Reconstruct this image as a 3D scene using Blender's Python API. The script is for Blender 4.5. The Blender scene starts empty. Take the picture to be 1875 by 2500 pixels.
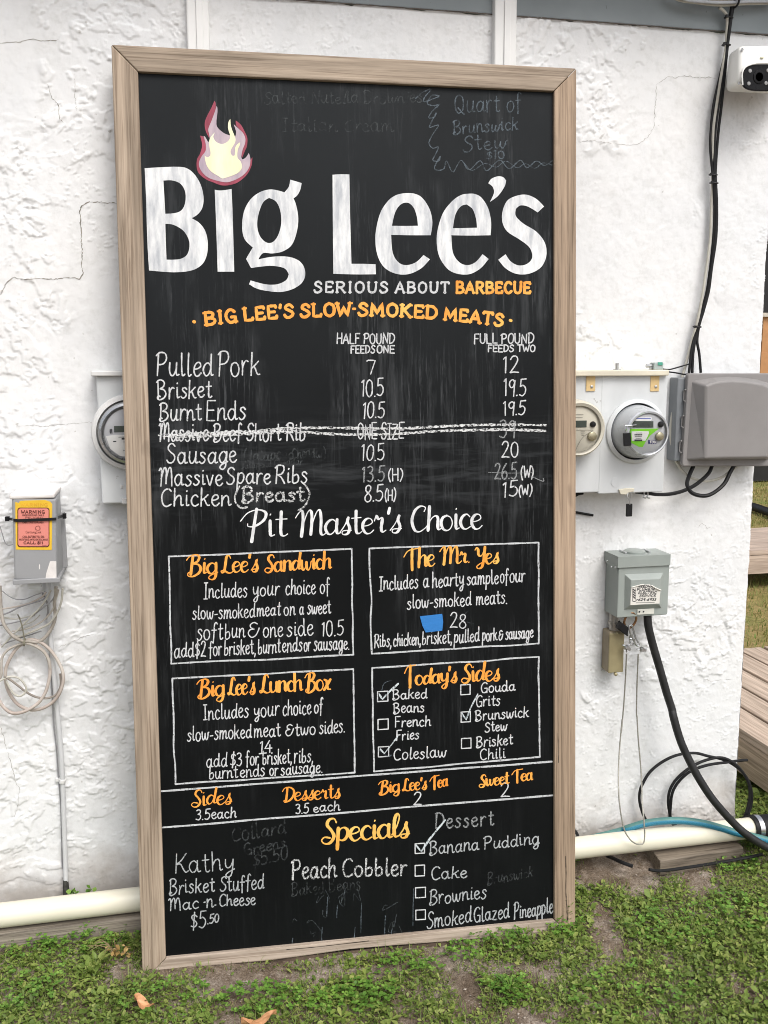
import bpy, bmesh, math, random
import numpy as np
from mathutils import Vector, Matrix, geometry
random.seed(7)
RNG = np.random.default_rng(11)
SC = bpy.context.scene
COL = SC.collection
R = math.radians

# ------------------------------------------------------------------ camera
# survey of the place: house wall is the plane y = 0, x to the right, z up, metres
YAW, PITCH, ROLL, FPX = 0.21422, 0.15745, -0.00328, 2382.1
CAMP = np.array([-0.31049, -2.76297, 1.69266])
cy_, sy_, cp_, sp_ = math.cos(YAW), math.sin(YAW), math.cos(PITCH), math.sin(PITCH)
FW_ = np.array([sy_ * cp_, cy_ * cp_, -sp_])
r0_ = np.array([cy_, -sy_, 0.0]); u0_ = np.cross(r0_, FW_)
RT_ = math.cos(ROLL) * r0_ + math.sin(ROLL) * u0_
UP_ = -math.sin(ROLL) * r0_ + math.cos(ROLL) * u0_
cam = bpy.data.cameras.new('camera'); camo = bpy.data.objects.new('camera', cam); COL.objects.link(camo)
camo.matrix_world = Matrix(((RT_[0], UP_[0], -FW_[0], CAMP[0]), (RT_[1], UP_[1], -FW_[1], CAMP[1]),
                            (RT_[2], UP_[2], -FW_[2], CAMP[2]), (0, 0, 0, 1)))
cam.sensor_fit = 'VERTICAL'; cam.sensor_height = 24.0; cam.lens = FPX / 2500 * 24.0
cam.clip_start = 0.05; cam.clip_end = 500
SC.camera = camo

# ------------------------------------------------------------------ light (overcast)
SUN_EL, SUN_AZ = 52.0, 161.0          # azimuth from +y (into the wall) clockwise: behind and right of the viewer
w = bpy.data.worlds.new('World'); SC.world = w; w.use_nodes = True
nt = w.node_tree; bg = nt.nodes['Background']
sky = nt.nodes.new('ShaderNodeTexSky'); sky.sky_type = 'NISHITA'; sky.sun_disc = False
sky.sun_elevation = R(SUN_EL); sky.sun_rotation = R(SUN_AZ); sky.dust_density = 4.0; sky.air_density = 1.0; sky.ozone_density = 1.0
hs = nt.nodes.new('ShaderNodeHueSaturation'); hs.inputs['Saturation'].default_value = 0.35
nt.links.new(sky.outputs[0], hs.inputs['Color']); nt.links.new(hs.outputs[0], bg.inputs['Color'])
bg.inputs['Strength'].default_value = 0.15
sun = bpy.data.lights.new('sun', 'SUN'); sun.energy = 1.15; sun.angle = R(30); sun.color = (1.0, 0.965, 0.91)
suno = bpy.data.objects.new('sun', sun); COL.objects.link(suno)
az, el = R(SUN_AZ), R(SUN_EL)
sdir = Vector((math.sin(az) * math.cos(el), math.cos(az) * math.cos(el), math.sin(el)))
suno.rotation_euler = sdir.to_track_quat('Z', 'Y').to_euler(); suno.location = sdir * 20
SC.view_settings.view_transform = 'Standard'; SC.view_settings.look = 'None'
SC.view_settings.exposure = 0.45; SC.view_settings.gamma = 1.0

try:
    SC.cycles.use_denoising = True; SC.cycles.filter_width = 1.0; SC.cycles.sample_clamp_indirect = 4.0; SC.cycles.max_bounces = 8; SC.cycles.diffuse_bounces = 4
except Exception: pass
# ------------------------------------------------------------------ survey helpers (photo pixel -> point at a known plane)
def ray(px, py):
    return FW_ + RT_ * ((px - 937.5) / FPX) - UP_ * ((py - 1250.0) / FPX)
def WP(px, py, d=0.0):                 # point on the plane d metres in front of the house wall
    v = ray(px, py); t = (-d - CAMP[1]) / v[1]; return CAMP + v * t
def GP(px, py, z=0.06):                # point on the level z
    v = ray(px, py); t = (z - CAMP[2]) / v[2]; return CAMP + v * t
# board pose
BO = np.array([-0.44011, -0.28659, 0.03214]); BY, BL, BR = -0.04727, 0.08286, -0.00352
BW, BH, FWD = 1.22, 2.4436, 0.0635
ex0 = np.array([math.cos(BY), math.sin(BY), 0]); n0 = np.array([math.sin(BY), -math.cos(BY), 0])
up0 = math.cos(BL) * np.array([0, 0, 1.0]) - math.sin(BL) * n0
BX = math.cos(BR) * ex0 + math.sin(BR) * up0; BZ = -math.sin(BR) * ex0 + math.cos(BR) * up0
BYV = np.cross(BZ, BX)                 # into the wall
RECESS = 0.012                         # blackboard lies this far behind the frame face
def BP(px, py, lift=0.0):              # local point on the blackboard surface
    v = ray(px, py); o = BO + BYV * RECESS
    t = ((o - CAMP) @ BYV) / (v @ BYV); q = CAMP + v * t - BO
    return (float(q @ BX), RECESS - lift, float(q @ BZ))
def gz(x, y):                          # lie of the land
    z = 0.06 + 0.12 * (np.clip(y, -1.0, 0.05) + 0.28)
    return np.where(np.asarray(y) > 0.05, np.maximum(0.0, 0.0996 - 0.06 * (np.asarray(y) - 0.05)), z)

# ------------------------------------------------------------------ materials
def srgb(r, g, b):
    f = lambda c: c / 12.92 if c <= 0.04045 else ((c + 0.055) / 1.055) ** 2.4
    return (f(r / 255), f(g / 255), f(b / 255))
def N(nt, t, **kw):
    n = nt.nodes.new(t)
    for k, v in kw.items(): setattr(n, k, v)
    return n
def noise(nt, scale, detail=4, rough=0.55, stretch=None, coord='Object', seed=0.0, dist=0.0):
    tc = N(nt, 'ShaderNodeTexCoord'); mp = N(nt, 'ShaderNodeMapping')
    nt.links.new(tc.outputs[coord], mp.inputs['Vector'])
    mp.inputs['Location'].default_value = (seed, seed * 1.7, seed * .6)
    if stretch: mp.inputs['Scale'].default_value = stretch
    n = N(nt, 'ShaderNodeTexNoise'); n.inputs['Scale'].default_value = scale
    n.inputs['Detail'].default_value = detail; n.inputs['Roughness'].default_value = rough
    n.inputs['Distortion'].default_value = dist
    nt.links.new(mp.outputs[0], n.inputs['Vector']); return n.outputs['Fac']
def ramp(nt, fac, stops):
    r = N(nt, 'ShaderNodeValToRGB'); e = r.color_ramp.elements
    while len(e) < len(stops): e.new(0.5)
    for el_, (p, c) in zip(e, stops):
        el_.position = p; el_.color = (c[0], c[1], c[2], 1) if hasattr(c, '__len__') else (c, c, c, 1)
    nt.links.new(fac, r.inputs[0]); return r.outputs['Color']
def mix(nt, fac, a, b, mode='MIX'):
    m = N(nt, 'ShaderNodeMix', data_type='RGBA', blend_type=mode)
    if isinstance(fac, float): m.inputs[0].default_value = fac
    else: nt.links.new(fac, m.inputs[0])
    for s, v in ((6, a), (7, b)):
        if hasattr(v, '__len__'): m.inputs[s].default_value = (v[0], v[1], v[2], 1)
        else: nt.links.new(v, m.inputs[s])
    return m.outputs[2]
def base(name):
    m = bpy.data.materials.new(name); m.use_nodes = True
    return m, m.node_tree, m.node_tree.nodes['Principled BSDF']
def bump(nt, p, fac, strength=0.3, dist=0.002):
    b = N(nt, 'ShaderNodeBump'); b.inputs['Strength'].default_value = strength; b.inputs['Distance'].default_value = dist
    nt.links.new(fac, b.inputs['Height']); nt.links.new(b.outputs[0], p.inputs['Normal'])
def M(name, col, rough=0.6, var=0.18, scale=18, metal=0.0, bmp=0.0, bscale=120, stretch=None, col2=None, spec=0.5, speck=None):
    m, nt, p = base(name)
    a = tuple(c * (1 - var) for c in col); b = col2 or tuple(min(1, c * (1 + var)) for c in col)
    c = ramp(nt, noise(nt, scale, 5, 0.6, stretch), [(0.32, a), (0.68, b)])
    if speck:
        f = ramp(nt, noise(nt, speck[0], 3, 0.6, seed=3.3), [(speck[1], 0.0), (min(1, speck[1] + .06), 1.0)])
        c = mix(nt, f, c, speck[2])
    nt.links.new(c, p.inputs['Base Color'])
    rr = ramp(nt, noise(nt, scale * 2.3, 3, 0.5, seed=5.0), [(0.3, max(0, rough - .08)), (0.7, min(1, rough + .08))])
    nt.links.new(rr, p.inputs['Roughness']); p.inputs['Metallic'].default_value = metal
    p.inputs['Specular IOR Level'].default_value = spec
    if bmp: bump(nt, p, noise(nt, bscale, 4, 0.6, stretch), bmp, 0.002)
    return m
def wood(name, axis, light, dark, seed=0.0, scale=1.0, knots=True):
    m, nt, p = base(name)
    st = {'x': (1.8, 95, 95), 'y': (95, 1.8, 95), 'z': (95, 95, 1.8)}[axis]
    st2 = {'x': (.8, 14, 14), 'y': (14, .8, 14), 'z': (14, 14, .8)}[axis]
    g1 = noise(nt, 1.6 * scale, 6, 0.65, st, seed=seed, dist=.6); g2 = noise(nt, 3.0 * scale, 4, 0.6, st2, seed=seed + 2)
    c1 = ramp(nt, g1, [(0.36, dark), (0.49, tuple((l * .72 + d * .28) for l, d in zip(light, dark))), (0.60, light)])
    c2 = ramp(nt, g2, [(0.34, (0.60, 0.58, 0.55)), (0.66, (1.14, 1.12, 1.1))])
    c = mix(nt, 0.85, c1, c2, 'MULTIPLY')
    if knots:
        k = ramp(nt, noise(nt, 9, 2, 0.5, {'x': (.45, 1, 1), 'y': (1, .45, 1), 'z': (1, 1, .45)}[axis], seed=seed + 9),
                 [(0.70, 0.0), (0.78, 1.0)])
        c = mix(nt, k, c, tuple(d * .55 for d in dark))
    nt.links.new(c, p.inputs['Base Color']); p.inputs['Roughness'].default_value = 0.75
    bump(nt, p, g1, 0.35, 0.002)
    return m
def chalk(name, col, lo=0.42, hi=0.6, scale=260, rough=0.9, dens=1.0, stretch=None):
    m, nt, p = base(name)
    nt.links.new(ramp(nt, noise(nt, 40, 3), [(0.3, tuple(c * .8 for c in col)), (0.7, col)]), p.inputs['Base Color'])
    p.inputs['Roughness'].default_value = rough; p.inputs['Specular IOR Level'].default_value = 0.2
    a = ramp(nt, noise(nt, scale, 3, 0.6, stretch), [(lo, 0.0), (hi, dens)])
    nt.links.new(a, p.inputs['Alpha']); return m
def paint(name, c1, c2, scale=30, stretch=(1, 1, .25), rough=0.55):
    m, nt, p = base(name)
    nt.links.new(ramp(nt, noise(nt, scale, 5, 0.65, stretch), [(0.33, c1), (0.62, c2)]), p.inputs['Base Color'])
    p.inputs['Roughness'].default_value = rough; p.inputs['Specular IOR Level'].default_value = 0.3
    return m

# ------------------------------------------------------------------ mesh helper
def catmull(pts, n=6, closed=False):
    P = [np.array(p, float) for p in pts]; L = len(P)
    if L < 3: return P
    out = []
    rng = range(L if closed else L - 1)
    for i in rng:
        p1, p2 = P[i], P[(i + 1) % L]
        p0 = P[i - 1] if (i > 0 or closed) else p1; p3 = P[(i + 2) % L] if (i + 2 < L or closed) else p2
        if np.allclose(p1, p2): out.append(p1); continue
        for k in range(n):
            t = k / n
            out.append(0.5 * ((2 * p1) + (p2 - p0) * t + (2 * p0 - 5 * p1 + 4 * p2 - p3) * t * t + (3 * p1 - p0 - 3 * p2 + p3) * t ** 3))
    if not closed: out.append(P[-1])
    return out
class MB:
    def __init__(s): s.v = []; s.f = []; s.sm = []
    def add(s, vs, fs, smooth=False):
        o = len(s.v); s.v += [tuple(float(c) for c in v) for v in vs]
        s.f += [tuple(i + o for i in f) for f in fs]; s.sm += [smooth] * len(fs); return s
    def box(s, a, b):
        x0, y0, z0 = a; x1, y1, z1 = b
        return s.add([(x0, y0, z0), (x1, y0, z0), (x1, y1, z0), (x0, y1, z0), (x0, y0, z1), (x1, y0, z1), (x1, y1, z1), (x0, y1, z1)],
                     [(0, 3, 2, 1), (4, 5, 6, 7), (0, 1, 5, 4), (1, 2, 6, 5), (2, 3, 7, 6), (3, 0, 4, 7)])
    def hexa(s, p):      # 4 front corners (ccw from viewer: BL BR TR TL) + the same 4 at the back
        return s.add(p, [(0, 1, 2, 3), (7, 6, 5, 4), (4, 5, 1, 0), (5, 6, 2, 1), (6, 7, 3, 2), (7, 4, 0, 3)])
    def prism(s, poly, y0, y1):   # polygon in (x, z), extruded from y0 (front) to y1
        n = len(poly)
        vs = [(x, y0, z) for x, z in poly] + [(x, y1, z) for x, z in poly]
        fs = [tuple(range(n)), tuple(range(2 * n - 1, n - 1, -1))] + [(i + n, (i + 1) % n + n, (i + 1) % n, i) for i in range(n)]
        return s.add(vs, fs)
    def tube(s, pts, r, seg=8, n=6, smooth=True, closed=False, cap=True):
        P = catmull(pts, n, closed) if n > 1 else [np.array(p, float) for p in pts]
        Q = [P[0]]
        for p in P[1:]:
            if np.linalg.norm(p - Q[-1]) > 1e-6: Q.append(p)
        P = Q; L = len(P)
        rad = r if hasattr(r, '__len__') else [r] * L
        if len(rad) != L: rad = np.interp(np.linspace(0, 1, L), np.linspace(0, 1, len(rad)), rad)
        vs = []; nv = None
        for i, p in enumerate(P):
            t = P[min(i + 1, L - 1)] - P[max(i - 1, 0)] if not closed else P[(i + 1) % L] - P[i - 1]
            t = t / (np.linalg.norm(t) + 1e-12)
            if nv is None:
                a = np.array([0, 0, 1.0]) if abs(t[2]) < .9 else np.array([1.0, 0, 0]); nv = np.cross(t, a)
            nv = nv - t * (nv @ t); nv /= np.linalg.norm(nv) + 1e-12; b = np.cross(t, nv)
            for k in range(seg):
                a = 2 * math.pi * k / seg; vs.append(p + rad[i] * (math.cos(a) * nv + math.sin(a) * b))
        fs = []
        for i in range(L if closed else L - 1):
            j = (i + 1) % L
            for k in range(seg):
                k2 = (k + 1) % seg; fs.append((i * seg + k, i * seg + k2, j * seg + k2, j * seg + k))
        if cap and not closed: fs += [tuple(range(seg - 1, -1, -1)), tuple((L - 1) * seg + k for k in range(seg))]
        return s.add(vs, fs, smooth)
    def lathe(s, c, prof, seg=40, axis='y', smooth=True, sx=1.0, sz=1.0, ring=False):  # prof: list of (radius, offset along axis)
        vs = []; fs = []
        for r, h in prof:
            for k in range(seg):
                a = 2 * math.pi * k / seg; u, v = r * math.cos(a) * sx, r * math.sin(a) * sz
                vs.append((c[0] + u, c[1] + h, c[2] + v) if axis == 'y' else ((c[0] + h, c[1] + u, c[2] + v) if axis == 'x' else (c[0] + u, c[1] + v, c[2] + h)))
        L = len(prof)
        for i in range(L if ring else L - 1):
            j = (i + 1) % L
            for k in range(seg):
                k2 = (k + 1) % seg; fs.append((i * seg + k, i * seg + k2, j * seg + k2, j * seg + k))
        if not ring: fs += [tuple(range(seg)), tuple((L - 1) * seg + k for k in range(seg - 1, -1, -1))]
        return s.add(vs, fs, smooth)
    def build(s, name, mat, parent=None, off=(0, 0, 0), bevel=0.0, bseg=2, smooth=None):
        me = bpy.data.meshes.new(name)
        o3 = np.array(off, float)
        me.from_pydata([tuple(np.array(v) - o3) for v in s.v], [], s.f); me.update()
        me.polygons.foreach_set('use_smooth', [bool(x) if smooth is None else smooth for x in s.sm])
        bm = bmesh.new(); bm.from_mesh(me)
        if bevel or True:
            bmesh.ops.recalc_face_normals(bm, faces=bm.faces)
        bm.to_mesh(me); bm.free()
        me.materials.append(mat)
        o = bpy.data.objects.new(name, me); COL.objects.link(o)
        if any(s.sm) and not bevel:
            bm = bmesh.new(); bm.from_mesh(me)
            for e in bm.edges:
                if len(e.link_faces) == 2 and e.calc_face_angle(0) > 0.7: e.smooth = False
            bm.to_mesh(me); bm.free()
        if parent: o.parent = parent
        else: o.location = off
        if bevel:
            b = o.modifiers.new('bevel', 'BEVEL'); b.width = bevel; b.segments = bseg; b.limit_method = 'ANGLE'; b.angle_limit = R(35)
        return o
def tag(o, label=None, cat=None, group=None, kind=None):
    if label: o['label'] = label
    if cat: o['category'] = cat
    if group: o['group'] = group
    if kind: o['kind'] = kind
    return o
def thing(name, loc, label, cat, group=None):
    o = bpy.data.objects.new(name, None); COL.objects.link(o); o.location = tuple(float(c) for c in loc); o.empty_display_size = 0.05
    return tag(o, label, cat, group)
def T3(a): return tuple(float(c) for c in a)
def grid_noise(X, Y, seed):            # smooth lattice noise in -1..1
    rs = np.random.default_rng(seed); T = rs.uniform(-1, 1, (256, 256))
    xi = np.floor(X).astype(int); yi = np.floor(Y).astype(int); fx = X - xi; fy = Y - yi
    fx = fx * fx * fx * (fx * (fx * 6 - 15) + 10); fy = fy * fy * fy * (fy * (fy * 6 - 15) + 10)
    a = T[xi % 256, yi % 256]; b = T[(xi + 1) % 256, yi % 256]; c = T[xi % 256, (yi + 1) % 256]; d = T[(xi + 1) % 256, (yi + 1) % 256]
    return (a * (1 - fx) + b * fx) * (1 - fy) + (c * (1 - fx) + d * fx) * fy
def fbm(X, Y, s, oct=4, seed=0, gain=0.5):
    o = 0; a = 1.0; t = 0
    for i in range(oct):
        o = o + a * grid_noise(X * s + 17.3 * i, Y * s + 9.1 * i, seed + i); t += a; a *= gain; s *= 2.03
    return o / t
def sstep(a, b, x):
    t = np.clip((x - a) / (b - a), 0, 1); return t * t * (3 - 2 * t)
def grid_mesh(name, V, nx, ny, mat, smooth=True):
    me = bpy.data.meshes.new(name); nv = nx * ny
    me.vertices.add(nv); me.vertices.foreach_set('co', V.reshape(-1).astype(np.float32))
    i = np.arange(nx - 1)[None, :] + np.arange(ny - 1)[:, None] * nx
    q = np.stack([i, i + 1, i + 1 + nx, i + nx], -1).reshape(-1, 4); nf = len(q)
    me.loops.add(nf * 4); me.loops.foreach_set('vertex_index', q.reshape(-1).astype(np.int32))
    me.polygons.add(nf); me.polygons.foreach_set('loop_start', (np.arange(nf) * 4).astype(np.int32))
    me.polygons.foreach_set('use_smooth', np.full(nf, smooth)); me.update(calc_edges=True)
    me.materials.append(mat); return me

# ================================================================== BUILDING
WALL_R = 1.502; WALL_TOP = 2.627
m, ntw, pw = base('stucco_white')
c1 = ramp(ntw, noise(ntw, 2.2, 4, 0.6), [(0.3, (.72, .735, .75)), (0.7, (.80, .80, .798))])
c2 = ramp(ntw, noise(ntw, 38, 4, 0.7, seed=4), [(0.30, (.90, .90, .89)), (0.5, (1, 1, 1))])
cw = mix(ntw, 1.0, c1, c2, 'MULTIPLY')
# rain-splashed soil stain with a ragged upper edge at the foot of the wall, plus dark specks
tc = N(ntw, 'ShaderNodeTexCoord'); sx = N(ntw, 'ShaderNodeSeparateXYZ'); ntw.links.new(tc.outputs['Object'], sx.inputs[0])
ad = N(ntw, 'ShaderNodeMath', operation='MULTIPLY_ADD'); ntw.links.new(noise(ntw, 7, 5, .65, seed=8), ad.inputs[0])
ad.inputs[1].default_value = -0.34; ntw.links.new(sx.outputs['Z'], ad.inputs[2])
st = N(ntw, 'ShaderNodeMapRange'); ntw.links.new(ad.outputs[0], st.inputs['Value'])
st.inputs['From Min'].default_value = 0.13; st.inputs['From Max'].default_value = -0.02
st.inputs['To Min'].default_value = 0.0; st.inputs['To Max'].default_value = 0.72
cw = mix(ntw, st.outputs[0], cw, (.33, .29, .25))
sp = ramp(ntw, noise(ntw, 46, 2, 0.5, seed=2.2), [(0.735, 0.0), (0.77, .6)])
cw = mix(ntw, sp, cw, (.38, .36, .33))
gr = ramp(ntw, noise(ntw, 1.1, 6, .68, (1.4, 1, .7), seed=12, dist=.6), [(.52, 0.0), (.76, .32)])
cw = mix(ntw, gr, cw, (.56, .555, .53))
ntw.links.new(cw, pw.inputs['Base Color']); pw.inputs['Roughness'].default_value = 0.62
bump(ntw, pw, noise(ntw, 170, 5, 0.65), 0.25, 0.0015)
STUCCO = m

def stucco_h(X, Z):
    wx = X + .05 * fbm(X, Z, 6, 3, 50); wz = Z + .05 * fbm(X, Z, 6, 3, 60)
    # trowelled plateaus with torn edges
    gate = sstep(-.02, .16, fbm(X, Z, 2.4, 4, 5))
    n1 = fbm(wx, wz * 1.25, 11, 5, 10, .55); n2 = fbm(wx, wz, 30, 4, 20, .55)
    isl = sstep(.02, .038, n1) * .0027
    rid = np.exp(-(n1 / .020) ** 2) * gate * .0034 * (0.35 + .65 * sstep(-.1, .2, fbm(X, Z, 14, 2, 31)))
    blob = sstep(.16, .21, n2) * gate * .0026
    g2 = sstep(0.04, .22, fbm(X, Z, 2.0, 4, 91))
    n3 = fbm(wx * .8 + wz * .6, wz * .8 - wx * .6, 22, 5, 77, .6)
    tear = np.exp(-(n3 / .017) ** 2) * g2 * .0025
    return (isl * (.12 + .88 * gate) + rid + blob + tear + .0045 * fbm(X, Z, 3.0, 3, 40) + .0007 * fbm(X, Z, 60, 3, 41))
b0 = (0, 0, 0)
bld = thing('restaurant_building', (0, 0, 0), 'white stucco building whose wall stands behind the chalkboard', 'building')
nx, nz = 960, 860
xs = np.linspace(-1.75, WALL_R, nx); zs = np.linspace(-0.05, WALL_TOP + .003, nz)
Xg, Zg = np.meshgrid(xs, zs)
Hh = stucco_h(Xg, Zg)
edge = np.clip((Xg - (WALL_R - .012)) / .012, 0, 1)
V = np.stack([Xg + edge * (.004 * fbm(Xg * 0, Zg, 26, 4, 70) - .004), -Hh + edge ** 2 * .006, Zg], -1)
V[-1, :, 2] += .006 * fbm(xs, xs * 0, 30, 4, 71) ; V[-2, :, 2] += .004 * fbm(xs, xs * 0, 30, 4, 71)
wall = bpy.data.objects.new('front_wall', grid_mesh('front_wall', V, nx, nz, STUCCO)); COL.objects.link(wall); wall.parent = bld
mb = MB()                                             # rest of the block: left run and the return wall at the corner
mb.add([(-6, -.001, -.1), (-1.75, -.001, -.1), (-1.75, -.001, WALL_TOP), (-6, -.001, WALL_TOP)], [(0, 1, 2, 3)])
mb.build('side_run', STUCCO, bld, b0)
mb = MB(); mb.add([(WALL_R - .004, .006, -.1), (WALL_R - .004, 5, -.1), (WALL_R - .004, 5, WALL_TOP), (WALL_R - .004, .006, WALL_TOP)], [(0, 1, 2, 3)])
mb.build('return_wall', STUCCO, bld, b0)
m_fascia = M('fascia_grey', srgb(132, 140, 143), .6, .10, 3, bmp=.15, bscale=40, speck=(60, .72, srgb(70, 72, 72)))
mb = MB(); mb.box((-6, -.006, WALL_TOP + .004), (WALL_R + .12, .12, 2.86)); mb.build('fascia', m_fascia, bld, b0, .003)
m_roof = M('roof_metal', srgb(120, 124, 126), .5, .12, 2, metal=.3)
mb = MB(); mb.add([(-6, -.22, 2.84), (WALL_R + .3, -.22, 2.84), (WALL_R + .3, 5, 3.6), (-6, 5, 3.6),
                   (-6, -.22, 2.90), (WALL_R + .3, -.22, 2.90), (WALL_R + .3, 5, 3.66), (-6, 5, 3.66)],
                  [(0, 3, 2, 1), (4, 5, 6, 7), (0, 1, 5, 4), (1, 2, 6, 5), (2, 3, 7, 6), (3, 0, 4, 7)]); mb.build('roof', m_roof, bld, b0)
# dirty joint between wall and fascia
m_dirt = M('joint_dirt', (.10, .085, .075), .9, .4, 60)
mb = MB(); k = 0
for i in range(260):
    x = -1.6 + i * .0118; hh = .0015 + .0022 * abs(float(fbm(np.array([x]), np.array([0.]), 40, 3, 81)[0]))
    mb.box((x, -.0075 - .0002 * (i % 3), WALL_TOP + .0015), (x + .0125, -.006, WALL_TOP + .0022 + hh))
mb.build('joint_line', m_dirt, bld, b0)
# cracks: thin irregular dark lines lying on the stucco
m_crack = M('crack_dark', (.24, .225, .19), .95, .5, 30)
def wall_h(x, z): return float(stucco_h(np.array([[x]]), np.array([[z]]))[0, 0])
CRACKS = [([(286, 498), (276, 495), (262, 497), (247, 493), (230, 495), (218, 493), (205, 499), (197, 507), (195, 520), (197, 540), (199, 585), (201, 633), (198, 652), (204, 668), (194, 681),
            (176, 678), (158, 679), (128, 682), (95, 680), (62, 683), (32, 677), (15, 692), (2, 720)], 2.2),
          ([(0, 106), (20, 103), (47, 103), (62, 98), (82, 95), (96, 100), (127, 100), (143, 97)], 1.5),
          ([(1748, 192), (1730, 189), (1716, 190), (1692, 189), (1680, 186), (1665, 186), (1650, 190), (1629, 188), (1615, 198), (1602, 207)], 1.5),
          ([(1602, 207), (1601, 240), (1598, 277), (1596, 313), (1580, 335), (1559, 350), (1538, 356), (1506, 353), (1475, 350), (1440, 344), (1412, 347)], 1.4),
          ([(182, 180), (184, 215), (183, 240), (187, 272)], 1.3), ([(116, 205), (126, 238), (144, 258), (146, 292), (160, 306)], 1.5),
          ([(0, 1770), (14, 1820), (32, 1880), (38, 1905), (48, 1925), (46, 1960), (34, 1998)], 1.3),
          ([(134, 1580), (170, 1569), (205, 1552), (240, 1545)], 1.1), ([(40, 1041), (80, 1038), (110, 1040), (150, 1037), (230, 1030)], 1.0),
          ([(1700, 1290), (1713, 1277), (1728, 1290), (1740, 1288)], 1.1), ([(1715, 1655), (1738, 1665), (1760, 1660), (1790, 1658)], 1.0)]
m_crack2 = M('crack_faint', (.42, .41, .39), .95, .3, 30)
for ic_, (pts, wpx) in enumerate(CRACKS):
    P = [np.array(p, float) for p in pts]; q = []
    for a, b in zip(P[:-1], P[1:]):
        n_ = max(1, int(np.linalg.norm(b - a) / 4))
        for k in range(n_): q.append(a + (b - a) * k / n_ + RNG.normal(0, .9, 2))
    q.append(P[-1]); mb = MB(); W3 = [WP(*p) for p in q]; vs = []; L = len(q)
    for i, p in enumerate(W3):
        t = W3[min(i + 1, L - 1)] - W3[max(i - 1, 0)]; t /= np.linalg.norm(t) + 1e-9
        nn = np.array([-t[2], 0, t[0]]); ww = wpx * .00052 * RNG.uniform(.25, 1.35) * (1 if 1 < i < L - 2 else .4)
        for s_ in (-1, 1):
            x, z = p[0] + s_ * nn[0] * ww, p[2] + s_ * nn[2] * ww; vs.append((x, -max(wall_h(x, z), wall_h(p[0], p[2])) - .0006, z))
    mb.add(vs, [(2 * i, 2 * i + 1, 2 * i + 3, 2 * i + 2) for i in range(L - 1)]); mb.build('crack', m_crack if ic_ in (0, 1, 5) else m_crack2, bld, b0)

# white boxed-in pipes running up the wall over the fascia, behind the board
m_white = M('white_trim', (.78, .78, .77), .5, .05, 5, bmp=.05, bscale=60, speck=(24, .72, (.5, .49, .46)))
def batten(pxl, pxr, label):
    a = WP(pxl, 60, .03); b = WP(pxr, 60, .03)
    o = thing('wall_conduit', (a[0], 0, .3), label, 'conduit', 'white conduits above the chalkboard')
    off = np.array([a[0], 0, .3])
    mb = MB(); mb.box((a[0], -.03, .3), (b[0], .004, 2.84)); mb.build('casing', m_white, o, off, .004)
    mb = MB(); xm = a[0] * .55 + b[0] * .45; mb.box((xm - .002, -.0345, .3), (xm + .016, -.03, 2.84)); mb.build('cover_strip', m_white, o, off, .0012)
    return o
batten(456, 511, 'white square conduit rising above the left end of the chalkboard frame')
batten(1208, 1262, 'white square conduit rising above the right end of the chalkboard frame')

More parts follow.
